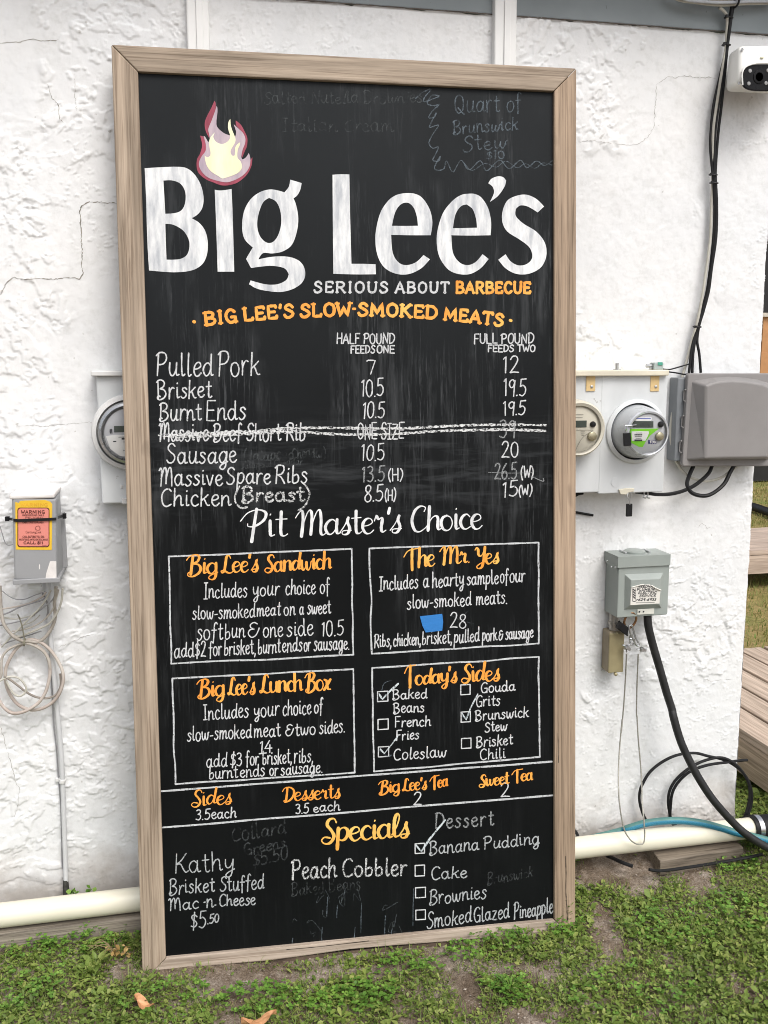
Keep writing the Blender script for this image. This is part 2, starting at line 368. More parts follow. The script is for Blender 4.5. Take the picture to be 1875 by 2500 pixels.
# ================================================================== LETTERING TOOLS
# ---- hand lettering: stroke alphabets (width, strokes; ~ = curved; cap height 10, x height 6)
PF = {
'A': (5, '0,0 2.5,10 5,0|1,3.5 4.1,3.5'), 'B': (5, '.5,10 .5,5 .4,0|~-.2,9 1.2,10.2 3,10 4,8.6 3.4,6.6 1.5,5.4 1.5,5.4 3.6,4.8 4.6,2.6 3.4,.4 1,-.6 -.1,.4 .5,1.5 1.4,1.2'),
'C': (4.8, '~4.6,8.6 3.6,9.8 2,9.6 .6,7.5 .3,4.5 1,1.2 2.6,0 4.7,1.2'), 'D': (5, '.6,10 .5,5 .5,0|~-.2,9.6 2.2,10 4.4,7.8 4.7,4.5 3.3,1.2 .5,0'),
'E': (4.4, '4.2,10 .4,10 .4,0 4.2,0|.4,5.2 3.6,5.2'), 'F': (4.2, '.5,0 .5,10 4.1,10|.5,5.4 3.3,5.4'),
'G': (5, '~4.6,8.6 3.4,9.9 1.6,9.2 .4,6.6 .4,3.5 1.4,.6 3,.1 4.6,1.4|2.8,4.4 4.7,4.4 4.6,0'), 'H': (4.8, '.4,10 .4,0|4.4,10 4.4,0|.4,5 4.4,5'),
'I': (2.8, '1.4,0 1.5,10|.1,10 2.8,10|0,0 2.7,0'), 'J': (4, '~3,10 3,6 2.8,1.6 1.6,-.2 .2,1'), 'K': (5, '.4,10 .4,0|~4.4,10 2.4,6.4 .5,4.4 2.2,4.6 3.6,1.6 4.6,.2 5.6,.9'),
'L': (4.2, '.5,10 .5,0 4.1,0'), 'M': (6.6, '~-.4,8.6 .5,9.8 .9,7 .6,0 .6,0|~.7,4 1.8,9 2.8,10 3.3,7 3.2,1.4 3.2,1.4|~3.2,4 4.4,9.2 5.5,9.8 6,6 6.2,0'),
'N': (5, '.4,0 .4,10 4.4,0 4.4,10'), 'O': (5, '~2.4,10 .8,8.6 .2,5 .8,1.5 2.4,0 4.2,1.5 4.7,5 4.2,8.6 2.4,10'), 'P': (4.6, '.6,10 .5,5 .4,0|~-.4,8.8 1.2,10.2 3.6,9.8 4.3,7.4 3,5.3 .6,4.8'),
'Q': (5.2, '~2.4,10 .8,8.6 .2,5 .8,1.5 2.4,0 4.2,1.5 4.7,5 4.2,8.6 2.4,10|~1.8,3 3.4,1 5.2,-.8'), 'R': (4.8, '.6,10 .5,5 .4,0|~-.4,8.8 1.2,10.2 3.6,9.8 4.2,7.6 3,5.4 .6,4.8 .6,4.8 2.8,3.6 4.8,0'),
'S': (4.4, '~4.2,8.6 3,10 1.4,9.4 .8,7.4 2,5.6 3.6,4.2 4,2.2 2.8,.2 1,.1 .1,1.4'), 'T': (4.6, '0,10 4.6,10|2.3,10 2.3,0'), 'U': (4.8, '~.4,10 .4,6 .6,1.8 2.3,0 4,1.6 4.4,6 4.4,10'),
'V': (5, '0,10 2.5,0 5,10'), 'W': (6.4, '0,10 1.5,0 3.2,7 4.8,0 6.3,10'), 'X': (5, '0,10 4.8,0|4.8,10 0,0'), 'Y': (4.8, '0,10 2.4,5|4.8,10 2.4,5 2.3,0'), 'Z': (4.6, '.2,10 4.3,10 .2,0 4.5,0'),
'a': (4.6, '~3.6,4.6 2.4,6 1,5.2 .2,3 .9,.7 2,.2 3.2,1.8 3.7,4.4|~3.7,6 3.6,2.6 3.9,.5 4.9,.7'), 'b': (4, '~.6,10 .5,5 .5,.5 .5,.5 1.6,0 3.2,1 3.5,3.2 2.6,4.9 .6,4'),
'c': (3.5, '~3.3,4.9 2.3,6 1,5.2 .3,3 .9,.8 2.1,0 3.6,1'), 'd': (4.5, '~3.6,4.6 2.4,6 1,5.2 .2,3 .9,.7 2,.2 3.2,1.8 3.7,4.4|~3.8,10 3.7,4 3.9,.6 4.7,.7'),
'e': (3.6, '~.5,3 2,3.3 3.2,4.3 2.8,5.7 1.6,5.9 .5,4.4 .4,2 1.4,.2 2.6,.2 3.7,1.4'), 'f': (3, '~3.2,9.2 2.4,10.2 1.5,9 1.4,5 1.3,-1.5|0,5.8 2.9,5.8'),
'g': (4.3, '~3.6,4.6 2.4,6 1,5.2 .2,3 .9,.7 2,.2 3.2,1.8 3.7,4.4|~3.7,6 3.7,1 3.4,-2 2.2,-3.3 .8,-2.4 1.6,-.8 4.4,.8'), 'h': (4.3, '~.5,10 .5,5 .4,0|~.4,2.6 1.4,5 2.6,6 3.4,5 3.5,1.6 3.8,.3 4.6,.7'),
'i': (1.8, '~.8,6 .8,2 1,.4 1.9,.7|.8,8.1 .95,8.5'), 'k': (4.1, '~.6,10 .5,5 .4,0|~3.6,6.2 1.8,4.2 .8,3.3 1.6,4 2.2,3 3.2,.6 4.3,.5'), 'l': (1.9, '~.8,10 .7,4 .8,1 1.3,.2 2.1,.9'),
'm': (6.3, '~.4,6 .5,3 .4,0|~.5,2.8 1.4,5.4 2.4,5.8 2.8,4 2.8,0|~2.8,2.8 3.8,5.4 4.8,5.8 5.3,4 5.3,1 5.8,.2 6.6,.8'), 'n': (4.3, '~.4,6 .5,3 .4,0|~.5,2.8 1.4,5.2 2.6,6 3.4,4.8 3.5,1.4 3.9,.3 4.7,.8'),
'o': (4, '~2,6 .7,5.2 .2,3 .8,.8 2,0 3.2,.8 3.8,3 3.2,5.2 2,6'), 'p': (4, '~.6,6 .5,2 .3,-3.6|~.5,3.6 1.4,5.6 2.6,6 3.6,4.8 3.6,2.4 2.6,.6 1.4,.4 .5,1.6'),
'r': (3, '~.4,6 .5,3 .4,0|~.5,3 1.2,5 2.2,6 3.1,5.6'), 's': (3.2, '~3,5 2.2,6 1,5.8 .8,4.6 2,3.3 2.9,2 2.2,.4 1,0 .1,1'), 't': (3, '~1.4,9 1.4,4 1.6,.8 2.4,.2 3.2,.9|.1,6.2 2.9,6.4'),
'u': (4.4, '~.5,6 .4,2.4 1.2,.3 2.4,.6 3.4,3 3.6,6|~3.6,6 3.5,2 3.8,.4 4.7,.7'), 'v': (3.6, '~.2,6 .9,3 1.7,.1 2.6,3 3.4,6'), 'w': (5.6, '~.3,6 .5,2 1.4,.1 2.4,2 2.8,4.8|~2.8,5 3,1.6 4,.1 5,2.4 5.2,5 5.9,5.6'),
'x': (3.7, '.2,6 3.6,0|3.5,6 .2,0'), 'y': (4.1, '~.4,6 .5,3.2 1.3,1.6 2.6,2.2 3.5,5|~3.6,6 3.5,1 3,-2.4 1.8,-3.4 .8,-2.4 1.8,-.8 4.3,.8'), 'z': (3.6, '.3,6 3.3,6 .2,.1 3.6,.1'),
'0': (4.4, '~2.2,10 .8,8.6 .2,5 .8,1.5 2.2,0 3.7,1.5 4.1,5 3.7,8.6 2.2,10'), '1': (2.2, '.2,8.4 1.4,10 1.2,0'), '2': (4.4, '~.3,8 1.4,9.9 3.2,9.6 3.7,7.4 2.4,4 .2,.1 .2,.1 2,.5 4.4,.2'),
'3': (4, '~.4,9.2 2,10 3.4,9 3.2,6.8 1.6,5.6 1.6,5.6 3.4,4.8 3.8,2.4 2.4,.2 .2,1'), '4': (4.6, '3.2,10 .2,3.4 4.6,3.6|3.4,6.5 3.2,0'), '5': (4.2, '4.1,10 1,9.8 .7,5.6|~.7,5.6 2.4,6.2 3.9,4.6 3.8,2 2.2,.1 .2,.8'),
'6': (4.1, '~3.4,10 1.4,7 .3,3.4 1,.6 2.4,0 3.8,1.4 3.8,3.8 2.4,5 .7,3.6'), '7': (4, '.3,9.4 .8,10 4,9.9 1.8,0'), '8': (4.3, '~2.2,5.4 .8,7 1,9.2 2.4,10 3.6,9 3.4,7 2.2,5.4 .6,3.4 .6,1.2 2.2,0 3.8,1.2 3.8,3.4 2.2,5.4'),
'9': (4.1, '~3.8,8.4 2.6,10 .9,9 .5,7 1.4,5.4 2.8,5.6 3.8,8 3.8,8|~3.9,9.6 3.6,5 3.3,0'), '$': (4.2, '~4,7.6 2.6,8.8 1,8 1.2,6 3,4.8 3.9,3 2.6,1 .4,1.6|2.6,10.6 1.8,-1.2'),
'&': (4.6, '~3.8,8 2.4,9 1,7.8 1.2,6 2.6,5.2 2.6,5.2 .8,4.6 .3,2.4 1.6,.3 3.2,1.2 4.2,4 4.5,5.6'), '(': (2.2, '~2,10.6 .7,7.5 .5,3.5 1.8,-1.2'), ')': (2.2, '~.3,10.6 1.7,7.5 1.8,3.5 .4,-1.2'),
',': (1.1, '~.6,.6 .7,0 .1,-1.8'), '.': (1.2, '.4,.1 .7,.3'), "'": (1.2, '.9,10 .6,7.8'), '-': (2.7, '.3,3.2 2.4,3.4'), '#': (1.6, '')}
CF = dict(PF); CF.update({          # brush script
'r': (3.4, '~.1,4.6 .7,6.6 1.3,5.2 2.5,5.6 2.2,2 2.6,.4 3.6,1'), 's': (3.2, '~0,1 1.4,3.6 2.6,7 2.2,5 2.9,2.4 2.2,.2 .8,.1 .9,1.4 3.4,1.6'), 'l': (2.2, '~0,1.4 1.6,5 2.4,8.8 1.7,10 .9,8 .7,4 1,.8 2.4,1'),
'x': (3.8, '~.3,6 1.6,5 2.2,1 3.8,.4|~3.6,6 1.6,2.4 .2,.2'), 'd': (4.5, '~3.4,5 2.2,6 .9,4.8 .3,2.4 1.2,.4 2.6,1.4 3.6,5|~4.4,10.4 3.8,5 3.5,1.4 4.7,1'),
'B': (5.4, '~1.7,9.6 1.4,5 1.1,-.2|~-.8,7.6 .4,9.6 2.8,10.4 4.2,9.2 3.6,6.8 1.8,5.6 1.8,5.6 4,5 5,2.8 4.2,.4 2,-1.2 .1,-.8 .1,.8 1.6,1.4'),
'L': (5, '~4.4,8.4 3.8,10 2.6,9.4 2.1,6 1.5,1.6 .5,.2 0,1.2 1.4,1.4 3.2,.1 4.6,0 5.6,1'), 'S': (4.6, '~4.6,8.2 3.8,10 2.2,9.6 1.6,7.4 3,5 3.9,2.4 2.8,-.2 1,-.6 -.1,.8 .8,2.2 2.6,1.8'),
'T': (5.2, '~-1.4,6.2 .2,8.8 2,9.7 6.4,10.2|~2.6,10 2.5,5 2.6,-1'), 'M': (7.8, '~-1,7.2 0,9.2 1,9.9 1.3,6 1,-.2|~1,2.4 2.4,8.6 3.5,10 4,7 3.8,.4|~3.8,3 5.2,8.8 6.3,9.9 6.8,6 6.8,1.2 7.6,.1 8.8,1.4'),
'Y': (5, '~-.2,8.4 .6,9.8 1.4,8.4 1.6,5.6 2.8,4.6 4,6.4 4.8,10|~4.9,10.2 4.5,4 3.6,-1.8 1.8,-3 .8,-1.8 2.6,0 5.2,1.6'), 'D': (5.2, '~1.5,9.4 1.4,5 1.1,.2|~-1,7.2 .2,9.6 2.6,10 4.8,8 5,4.4 3.4,1 .8,-.6 0,.6 1.2,1'),
'P': (5, '~2.4,10.2 1.9,5 1.3,-1.8|~-1.6,5.8 .2,8.8 2.8,9.9 4.7,8.8 4.3,6.2 2.2,4 .4,3.8 .2,4.8'), 'C': (5, '~4.2,8 4.6,9.6 3,10.2 1.2,8.4 .3,4.4 1.2,.6 2.8,-.2 4.6,1.2 5.4,2.4')})
SF = dict(PF); SF.update({          # drawn capitals for the slab and block lines
'B': (5.4, '.7,0 .7,10|~.7,9.6 3,9.6 4.3,8.4 4.1,6.4 2.8,5.3 2.8,5.3 .7,5.3|~.7,5.2 3,5.2 4.8,3.8 4.8,1.8 3.2,.4 .7,.4'), 'I': (2.2, '1,0 1,10'), 'K': (5.6, '.7,10 .7,0|4.6,10 1,4.6|1.8,5.6 5,0'), 'M': (7, '.7,0 1,10 3.4,2 5.8,10 6.2,0'),
'D': (5.6, '.7,0 .7,10|~.7,9.6 3.2,9.4 4.9,6.8 4.9,3.2 3.2,.6 .7,.4'), 'R': (5.6, '.7,0 .7,10|~.7,9.6 3.2,9.6 4.5,8.2 4.2,6 2.8,4.9 .7,4.9|2.6,4.9 5,0'), 'A': (5.8, '.2,0 2.8,10 5.4,0|1.2,3.4 4.5,3.4'), 'L': (4.6, '.7,10 .7,.4 4.3,.4 4.3,2'), 'E': (4.8, '4.3,8.2 4.3,9.6 .7,9.6 .7,.4 4.5,.4 4.5,2|.7,5.1 3.6,5.1'),
'T': (5.2, '.2,8.4 .2,9.6 5,9.6 5,8.4|2.6,9.6 2.6,0'), 'C': (5.2, '~4.7,8 3.4,9.7 1.8,9.2 .6,6.4 .7,3.2 2,.5 3.6,.4 4.9,2'), 'N': (5.8, '.7,0 .7,10 5,0 5,10'), 'G': (5.6, '~4.7,8 3.4,9.7 1.8,9.2 .6,6.4 .7,3.2 2,.5 3.6,.4 4.9,1.6|3,4.2 5,4.2 4.9,0'),
'S': (4.8, '~4.3,7.8 3,9.8 1.4,9.2 .9,7.2 2.4,5.6 4,4 4.2,2 2.6,.2 1,.5 .3,2.2'), 'U': (5.6, '~.7,10 .7,5 1.2,1.4 2.8,.3 4.4,1.4 4.9,5 4.9,10'), 'O': (5.6, '~2.8,9.8 1,8.2 .5,5 1,1.8 2.8,.2 4.6,1.8 5.1,5 4.6,8.2 2.8,9.8')})
def parse(font):
    out = {}
    for k_, (w_, s_) in font.items():
        st_ = []
        for t in s_.split('|'):
            if not t: continue
            sm_ = t[0] == '~'; pts = [tuple(map(float, q.split(','))) for q in t.lstrip('~').split()]; st_.append((sm_, pts))
        out[k_] = (w_, st_)
    return out
PF, CF, SF = parse(PF), parse(CF), parse(SF)

class Pen:                              # flat strokes with round ends; mapping from photo survey to the surface written on
    def __init__(s, mapf, lift=.0005): s.mb = MB(); s.map = mapf; s.lift = lift; s.k = 0
    def stroke(s, pts, w, brush=None, smooth=True, n=6, rough=0.0, cap=True, w_end=None):
        P = [np.array(p, float) for p in pts]
        if smooth and len(P) > 2: P = catmull(P, n)
        else:
            Q = []
            for a, b in zip(P[:-1], P[1:]):
                for k_ in range(3): Q.append(a + (b - a) * k_ / 3)
            P = Q + [P[-1]]
        Q = [P[0]]
        for p_ in P[1:]:
            if np.linalg.norm(p_ - Q[-1]) > .25: Q.append(p_)
        P = Q; L = len(P)
        if L < 2: P = [P[0], P[0] + np.array([.6, .3])]; L = 2
        T = []; W_ = []
        for i in range(L):
            t = P[min(i + 1, L - 1)] - P[max(i - 1, 0)]; t = t / (np.linalg.norm(t) + 1e-9); T.append(t)
            if brush: W_.append(brush[0] + (brush[1] - brush[0]) * max(0.0, t[1]) ** .8)
            else: W_.append(w)
        W_ = np.array(W_)
        if brush and L > 4: W_ = np.convolve(np.pad(W_, 2, 'edge'), np.ones(5) / 5, 'valid')
        W_ = W_ * (1 + rough * RNG.uniform(-1, 1, L)) * .5
        s.k = (s.k + 1) % 9; z0 = s.lift + s.k * 5e-5; vs = []; fs = []
        if cap:
            for j, sg in ((0, -1), (L - 1, 1)):
                pass
        for i in range(L):
            nrm = np.array([-T[i][1], T[i][0]])
            for sg in (-1, 1):
                q = P[i] + sg * nrm * W_[i]; vs.append(s.map(q[0], q[1], z0 + i * 3e-6))
        fs = [(2 * i, 2 * i + 1, 2 * i + 3, 2 * i + 2) for i in range(L - 1)]
        if cap:
            for i, sg in ((0, -1), (L - 1, 1)):
                nrm = np.array([-T[i][1], T[i][0]]); ids = [2 * i]
                for a in (-.5, 0, .5):
                    q = P[i] + W_[i] * (nrm * math.sin(a * 1.6) * 1.0 + sg * T[i] * math.cos(a * 1.6) * .9)
                    ids.append(len(vs)); vs.append(s.map(q[0], q[1], z0 + i * 3e-6))
                ids.append(2 * i + 1); fs.append(tuple(ids))
        s.mb.add(vs, fs); return s
    def poly(s, loops, corner=55, n=5):
        def sm_(l):
            P = [np.array(p, float) for p in l]; L = len(P); Q = []
            for i in range(L):
                a = P[i] - P[i - 1]; b = P[(i + 1) % L] - P[i]
                an = abs(math.degrees(math.atan2(a[0] * b[1] - a[1] * b[0], a @ b)))
                Q.append(an > corner)
            out = []
            for i in range(L):
                p1, p2 = P[i], P[(i + 1) % L]; p0 = P[i - 1] if not Q[i] else p1; p3 = P[(i + 2) % L] if not Q[(i + 1) % L] else p2
                for k_ in range(n):
                    t = k_ / n
                    out.append(0.5 * ((2 * p1) + (p2 - p0) * t + (2 * p0 - 5 * p1 + 4 * p2 - p3) * t * t + (3 * p1 - p0 - 3 * p2 + p3) * t ** 3))
            return out
        S = [sm_(l) for l in loops]; s.k = (s.k + 1) % 9
        tri = geometry.tessellate_polygon([[Vector((q[0], q[1], 0)) for q in l] for l in S])
        flat = [q for l in S for q in l]
        s.mb.add([s.map(q[0], q[1], s.lift + s.k * 5e-5) for q in flat], [tuple(t) for t in tri]); return s
    def text(s, txt, base_, cap, w, font=PF, brush=None, gap=None, space=2.8, arc=False, jit=.12, rough=.10, serif=0.0, slant=0.0):
        """base_: baseline points in survey pixels; the words are fitted between its first and last point"""
        gap = (.15 if font is CF else .95) if gap is None else gap
        adv = []; x = 0.0
        for ch in txt:
            if ch == ' ': adv.append(x); x += space; continue
            adv.append(x); x += font[ch][0] + gap
        tot = x - gap; B = [np.array(b, float) for b in base_]
        cur = catmull(B, 12) if len(B) > 2 else B
        seg = np.r_[0, np.cumsum([np.linalg.norm(b - a) for a, b in zip(cur[:-1], cur[1:])])]; Ltot = seg[-1]
        C = np.array(cur)
        def at(d): return np.array([np.interp(d, seg, C[:, 0]), np.interp(d, seg, C[:, 1])])
        sc = cap / 10.0
        for ch, a0 in zip(txt, adv):
            if ch == ' ': continue
            wd, strokes = font[ch]; fx = Ltot / tot
            mid = at((a0 + wd / 2) * fx); t = at(min(Ltot, (a0 + wd / 2) * fx + 2)) - at(max(0, (a0 + wd / 2) * fx - 2)); t = t / (np.linalg.norm(t) + 1e-9)
            up = np.array([t[1], -t[0]]) if arc else np.array([0.02, -1.0])
            dy = RNG.normal(0, jit); rt = RNG.normal(0, jit * .12); ks = 1 + RNG.normal(0, jit * .2)
            for sm_, pts in strokes:
                Q = []
                for x_, y_ in pts:
                    xx = (x_ - wd / 2) + slant * y_ + rt * y_ ; yy = y_ * ks + dy
                    Q.append(mid + t * xx * fx + up * yy * sc)
                s.stroke(Q, w, brush, sm_, n=5, rough=rough)
                if serif:
                    for (x_, y_), (x2, y2) in ((pts[0], pts[1]), (pts[-1], pts[-2])):
                        if (abs(y_) < .6 or abs(y_ - 10) < .6) and abs(y2 - y_) > 2.5 * abs(x2 - x_) * .6 and abs(y2 - y_) > 2.2:
                            yq = .45 if y_ < 5 else 9.55
                            pa = [mid + t * (x_ - wd / 2 + dx) * fx + up * (yq * ks + dy) * sc for dx in (-serif, serif)]
                            s.stroke(pa, w * .62, None, False, cap=False)
        return s
    def done(s, name, mat, parent, off=(0, 0, 0), label=None):
        return tag(s.mb.build(name, mat, parent, off), label)


# ================================================================== CHALKBOARD SIGN
sign = thing('chalkboard_sign', BO, 'tall black menu chalkboard in a weathered wooden frame leaning on the white wall', 'chalkboard')
sign.matrix_world = Matrix(((BX[0], BYV[0], BZ[0], BO[0]), (BX[1], BYV[1], BZ[1], BO[1]), (BX[2], BYV[2], BZ[2], BO[2]), (0, 0, 0, 1)))
WL, WD = (.415, .335, .258), (.215, .16, .113)
wz1 = wood('frame_wood_upright', 'z', WL, WD, 1.0); wz2 = wood('frame_wood_upright_b', 'z', (.40, .30, .215), (.20, .143, .097), 5.0)
wx1 = wood('frame_wood_rail', 'x', (.40, .328, .255), (.215, .165, .12), 9.0); wx2 = wood('frame_wood_sill', 'x', (.50, .42, .35), (.27, .21, .16), 13.0, knots=False)
F_ = FWD; g_ = .0006
def rail(poly, mat, label=None):
    mb = MB(); mb.prism(poly, 0.0, .038); o = mb.build('frame_rail', mat, sign, b0, .003); return tag(o, label)
rail([(0, -.06), (.030, -.06), (.030, .030), (F_ - g_, F_), (F_ - g_, BH - F_), (0, BH - g_)], wz1)
rail([(BW, -.06), (BW, BH - g_), (BW - F_ + g_, BH - F_), (BW - F_ + g_, F_), (BW - .030, .030), (BW - .030, -.06)], wz2)
rail([(g_, BH), (F_, BH - F_ + g_), (BW - F_, BH - F_ + g_), (BW - g_, BH)], wx1)
bot = [(.031, .031), (.2, .029), (.33, .027), (.45, .031), (.56, .036), (.7, .034), (.86, .030), (1.0, .028), (1.1, .030), (BW - .031, .031)]
rail(bot + [(BW - F_, F_ - g_), (F_, F_ - g_)], wx2)
mb = MB(); mb.prism([(.03, .0), (BW - .03, .0), (BW - .03, .0275), (.03, .0275)], .006, .036); mb.build('under_rail_strip', M('dark_brown_wood', (.10, .07, .05), .95, .4, 20, bmp=.5), sign, b0, .002)  # dark brown strip filling the gap below the bottom rail
# thin split piece lifted off the bottom right of the frame
mb = MB(); mb.prism([(.93, .020), (1.17, .024), (1.17, .030), (.93, .026)], -.004, .001); mb.build('wood_splinter', wx1, sign, b0)
def FP(px, py, l=0.0):
    v = ray(px, py); t = ((BO - CAMP) @ BYV) / (v @ BYV); q = CAMP + v * t - BO; return (float(q @ BX), -l, float(q @ BZ))
m_gap = M('dark_split', (.03, .022, .016), .95, .3, 40)
Pen(FP, .0004).stroke([(1380, 2090), (1382, 2130), (1381.5, 2175), (1384, 2215), (1385, 2250)], 1.9, rough=.4).done('wood_split', m_gap, sign)
Pen(FP, .0004).stroke([(1362, 1790), (1363.5, 1830), (1363, 1862)], 1.2, rough=.4).done('wood_split', m_gap, sign)
Pen(FP, .0004).stroke([(700, 2318), (760, 2313), (840, 2304), (900, 2297)], 1.4, rough=.4).done('wood_split', m_gap, sign)
# blackboard panel
m, nt, p = base('blackboard')
tc = N(nt, 'ShaderNodeTexCoord'); sx = N(nt, 'ShaderNodeSeparateXYZ'); nt.links.new(tc.outputs['Object'], sx.inputs[0])
blk = ramp(nt, noise(nt, 3, 4), [(.3, (.0022, .0027, .0029)), (.7, (.0048, .0056, .0058))])
s1 = ramp(nt, noise(nt, 1.0, 5, .75, (150, 1, 7), seed=1), [(.53, 0.0), (.72, 1.0)])
s1c = ramp(nt, noise(nt, 1.0, 4, .7, (34, 1, 3.2), seed=14), [(.50, 0.0), (.72, .55)])
sm = N(nt, 'ShaderNodeMath', operation='MAXIMUM'); nt.links.new(s1, sm.inputs[0]); nt.links.new(s1c, sm.inputs[1])
s1b = ramp(nt, noise(nt, 3.4, 4, .6, (1.6, 1, .8), seed=21), [(.43, 0.0), (.60, 1.0)])
mu = N(nt, 'ShaderNodeMath', operation='MULTIPLY'); nt.links.new(sm.outputs[0], mu.inputs[0]); nt.links.new(s1b, mu.inputs[1])
mz = N(nt, 'ShaderNodeMapRange'); nt.links.new(sx.outputs['Z'], mz.inputs['Value'])
mz.inputs['From Min'].default_value = .45; mz.inputs['From Max'].default_value = 1.75; mz.inputs['To Min'].default_value = .06; mz.inputs['To Max'].default_value = .95
mu2 = N(nt, 'ShaderNodeMath', operation='MULTIPLY'); nt.links.new(mu.outputs[0], mu2.inputs[0]); nt.links.new(mz.outputs[0], mu2.inputs[1])
c = mix(nt, mu2.outputs[0], blk, (.10, .105, .11))
# sky sheen painted into the colour: board greyer towards the top
mt = N(nt, 'ShaderNodeMapRange'); nt.links.new(sx.outputs['Z'], mt.inputs['Value'])
mt.inputs['From Min'].default_value = 1.2; mt.inputs['From Max'].default_value = 2.2; mt.inputs['To Min'].default_value = .04; mt.inputs['To Max'].default_value = .55
mu3 = N(nt, 'ShaderNodeMath', operation='MULTIPLY'); nt.links.new(mt.outputs[0], mu3.inputs[0])
nt.links.new(ramp(nt, noise(nt, 1.8, 5, .6, (1.3, 1, .9), seed=31, dist=.5), [(.2, .55), (.7, 1.0)]), mu3.inputs[1])
c = mix(nt, mu3.outputs[0], c, (.027, .031, .035), 'MIX')
# sideways wipe marks round the struck-out row
bz = N(nt, 'ShaderNodeMath', operation='SUBTRACT'); nt.links.new(sx.outputs['Z'], bz.inputs[0]); bz.inputs[1].default_value = 1.375
ba = N(nt, 'ShaderNodeMath', operation='ABSOLUTE'); nt.links.new(bz.outputs[0], ba.inputs[0])
bm_ = N(nt, 'ShaderNodeMapRange'); nt.links.new(ba.outputs[0], bm_.inputs['Value'])
bm_.inputs['From Min'].default_value = .17; bm_.inputs['From Max'].default_value = .02; bm_.inputs['To Min'].default_value = 0; bm_.inputs['To Max'].default_value = .75
mu4 = N(nt, 'ShaderNodeMath', operation='MULTIPLY'); nt.links.new(bm_.outputs[0], mu4.inputs[0])
nt.links.new(ramp(nt, noise(nt, 6, 5, .65, (.8, 1, 6), seed=41, dist=.4), [(.48, 0.0), (.75, 1.0)]), mu4.inputs[1])
c = mix(nt, mu4.outputs[0], c, (.058, .062, .066))
nt.links.new(c, p.inputs['Base Color']); p.inputs['Roughness'].default_value = .5; p.inputs['Specular IOR Level'].default_value = .10
bump(nt, p, noise(nt, 60, 4, .6, (3, 1, .5)), .08, .001)
mb = MB(); mb.box((.02, RECESS, .02), (BW - .02, .034, BH - .02)); mb.build('board_panel', m, sign, b0)


def lines(items, gapmax=45):
    out = []
    for it in items:
        if out and -5 < it[1][0] - out[-1][-1][2][0] < gapmax: out[-1].append(it)
        else: out.append([it])
    return out
# paints and chalks
m_big = paint('white_brush_paint', (.42, .44, .47), (.74, .75, .75), 34, (1.6, 1, .35))
m_mark = chalk('white_marker', (.60, .61, .62), .22, .42, 230, rough=.8)
m_line = chalk('box_line_paint', (.56, .575, .59), .24, .46, 200, rough=.8)
m_brush = paint('white_script_paint', (.52, .53, .54), (.78, .78, .78), 60, (1, 1, .5))
m_or = paint('orange_paint', (.80, .27, .035), (.88, .40, .075), 9, (1, 1, 1))
m_or2 = paint('orange_yellow_paint', (.80, .27, .03), (.82, .48, .11), 12, (1, 1, 1))
m_yel = paint('amber_paint', (.78, .36, .06), (.80, .53, .14), 14, (1, 1, 1))
m_chalk = chalk('rough_white_chalk', (.62, .63, .63), .36, .56, 300)
m_chalk2 = chalk('thin_grey_chalk', (.34, .355, .36), .30, .52, 260, dens=.85)
m_ghost = chalk('wiped_chalk', (.15, .165, .17), .36, .62, 60, dens=.30)
m_ghost2 = chalk('wiped_blue_chalk', (.20, .25, .29), .28, .56, 70, dens=.44)
def zA(x, y): return (250 + x * .36166, 80 + y * .36166)
def zB(x, y): return (800 + x * .39180, 80 + y * .39180)
def zF(x, y): return (460 + x * .10850, 230 + y * .10850)
def loop(f, s_): return [f(*map(float, q.split(','))) for q in s_.split()]
# --- big painted name
pn = Pen(BP, .0006)
pn.poly([loop(zA, '285,915 380,909 500,905 570,915 625,960 665,1030 683,1110 675,1180 645,1225 603,1252 655,1285 695,1340 712,1420 705,1500 672,1565 600,1605 480,1617 315,1605 303,1400 294,1100'),
         loop(zA, '412,998 470,997 525,1018 556,1065 562,1120 550,1175 520,1208 470,1220 425,1222 418,1100'), loop(zA, '425,1290 480,1297 545,1335 582,1395 587,1450 570,1500 530,1526 480,1532 433,1532 428,1400')])
pn.poly([loop(zA, '758,1060 800,1065 872,1055 880,1250 890,1613 778,1613 766,1250')])
pn.poly([loop(zA, '1130,1058 1060,1078 1000,1125 958,1200 943,1300 958,1390 1015,1450 985,1500 970,1527 1003,1588 1080,1578 1150,1574 1228,1590 1258,1630 1240,1670 1180,1698 1100,1698 1000,1672 990,1698 1050,1730 1150,1748 1220,1748 1290,1728 1345,1690 1368,1640 1360,1580 1320,1535 1250,1512 1150,1512 1052,1530 1085,1488 1150,1490 1220,1475 1280,1430 1313,1340 1322,1250 1308,1165 1290,1118 1315,1098 1335,1062 1345,1015 1268,992 1258,1040 1228,1078 1190,1066'),
         loop(zA, '1125,1115 1085,1145 1055,1220 1045,1300 1062,1370 1105,1415 1150,1413 1187,1365 1207,1285 1200,1200 1172,1140')])
pn.done('brand_word', m_big, sign); pn = Pen(BP, .0006)
pn.poly([loop(zB, '30,885 80,882 135,883 140,1150 148,1440 220,1440 298,1443 300,1505 180,1506 35,1502 32,1200')])
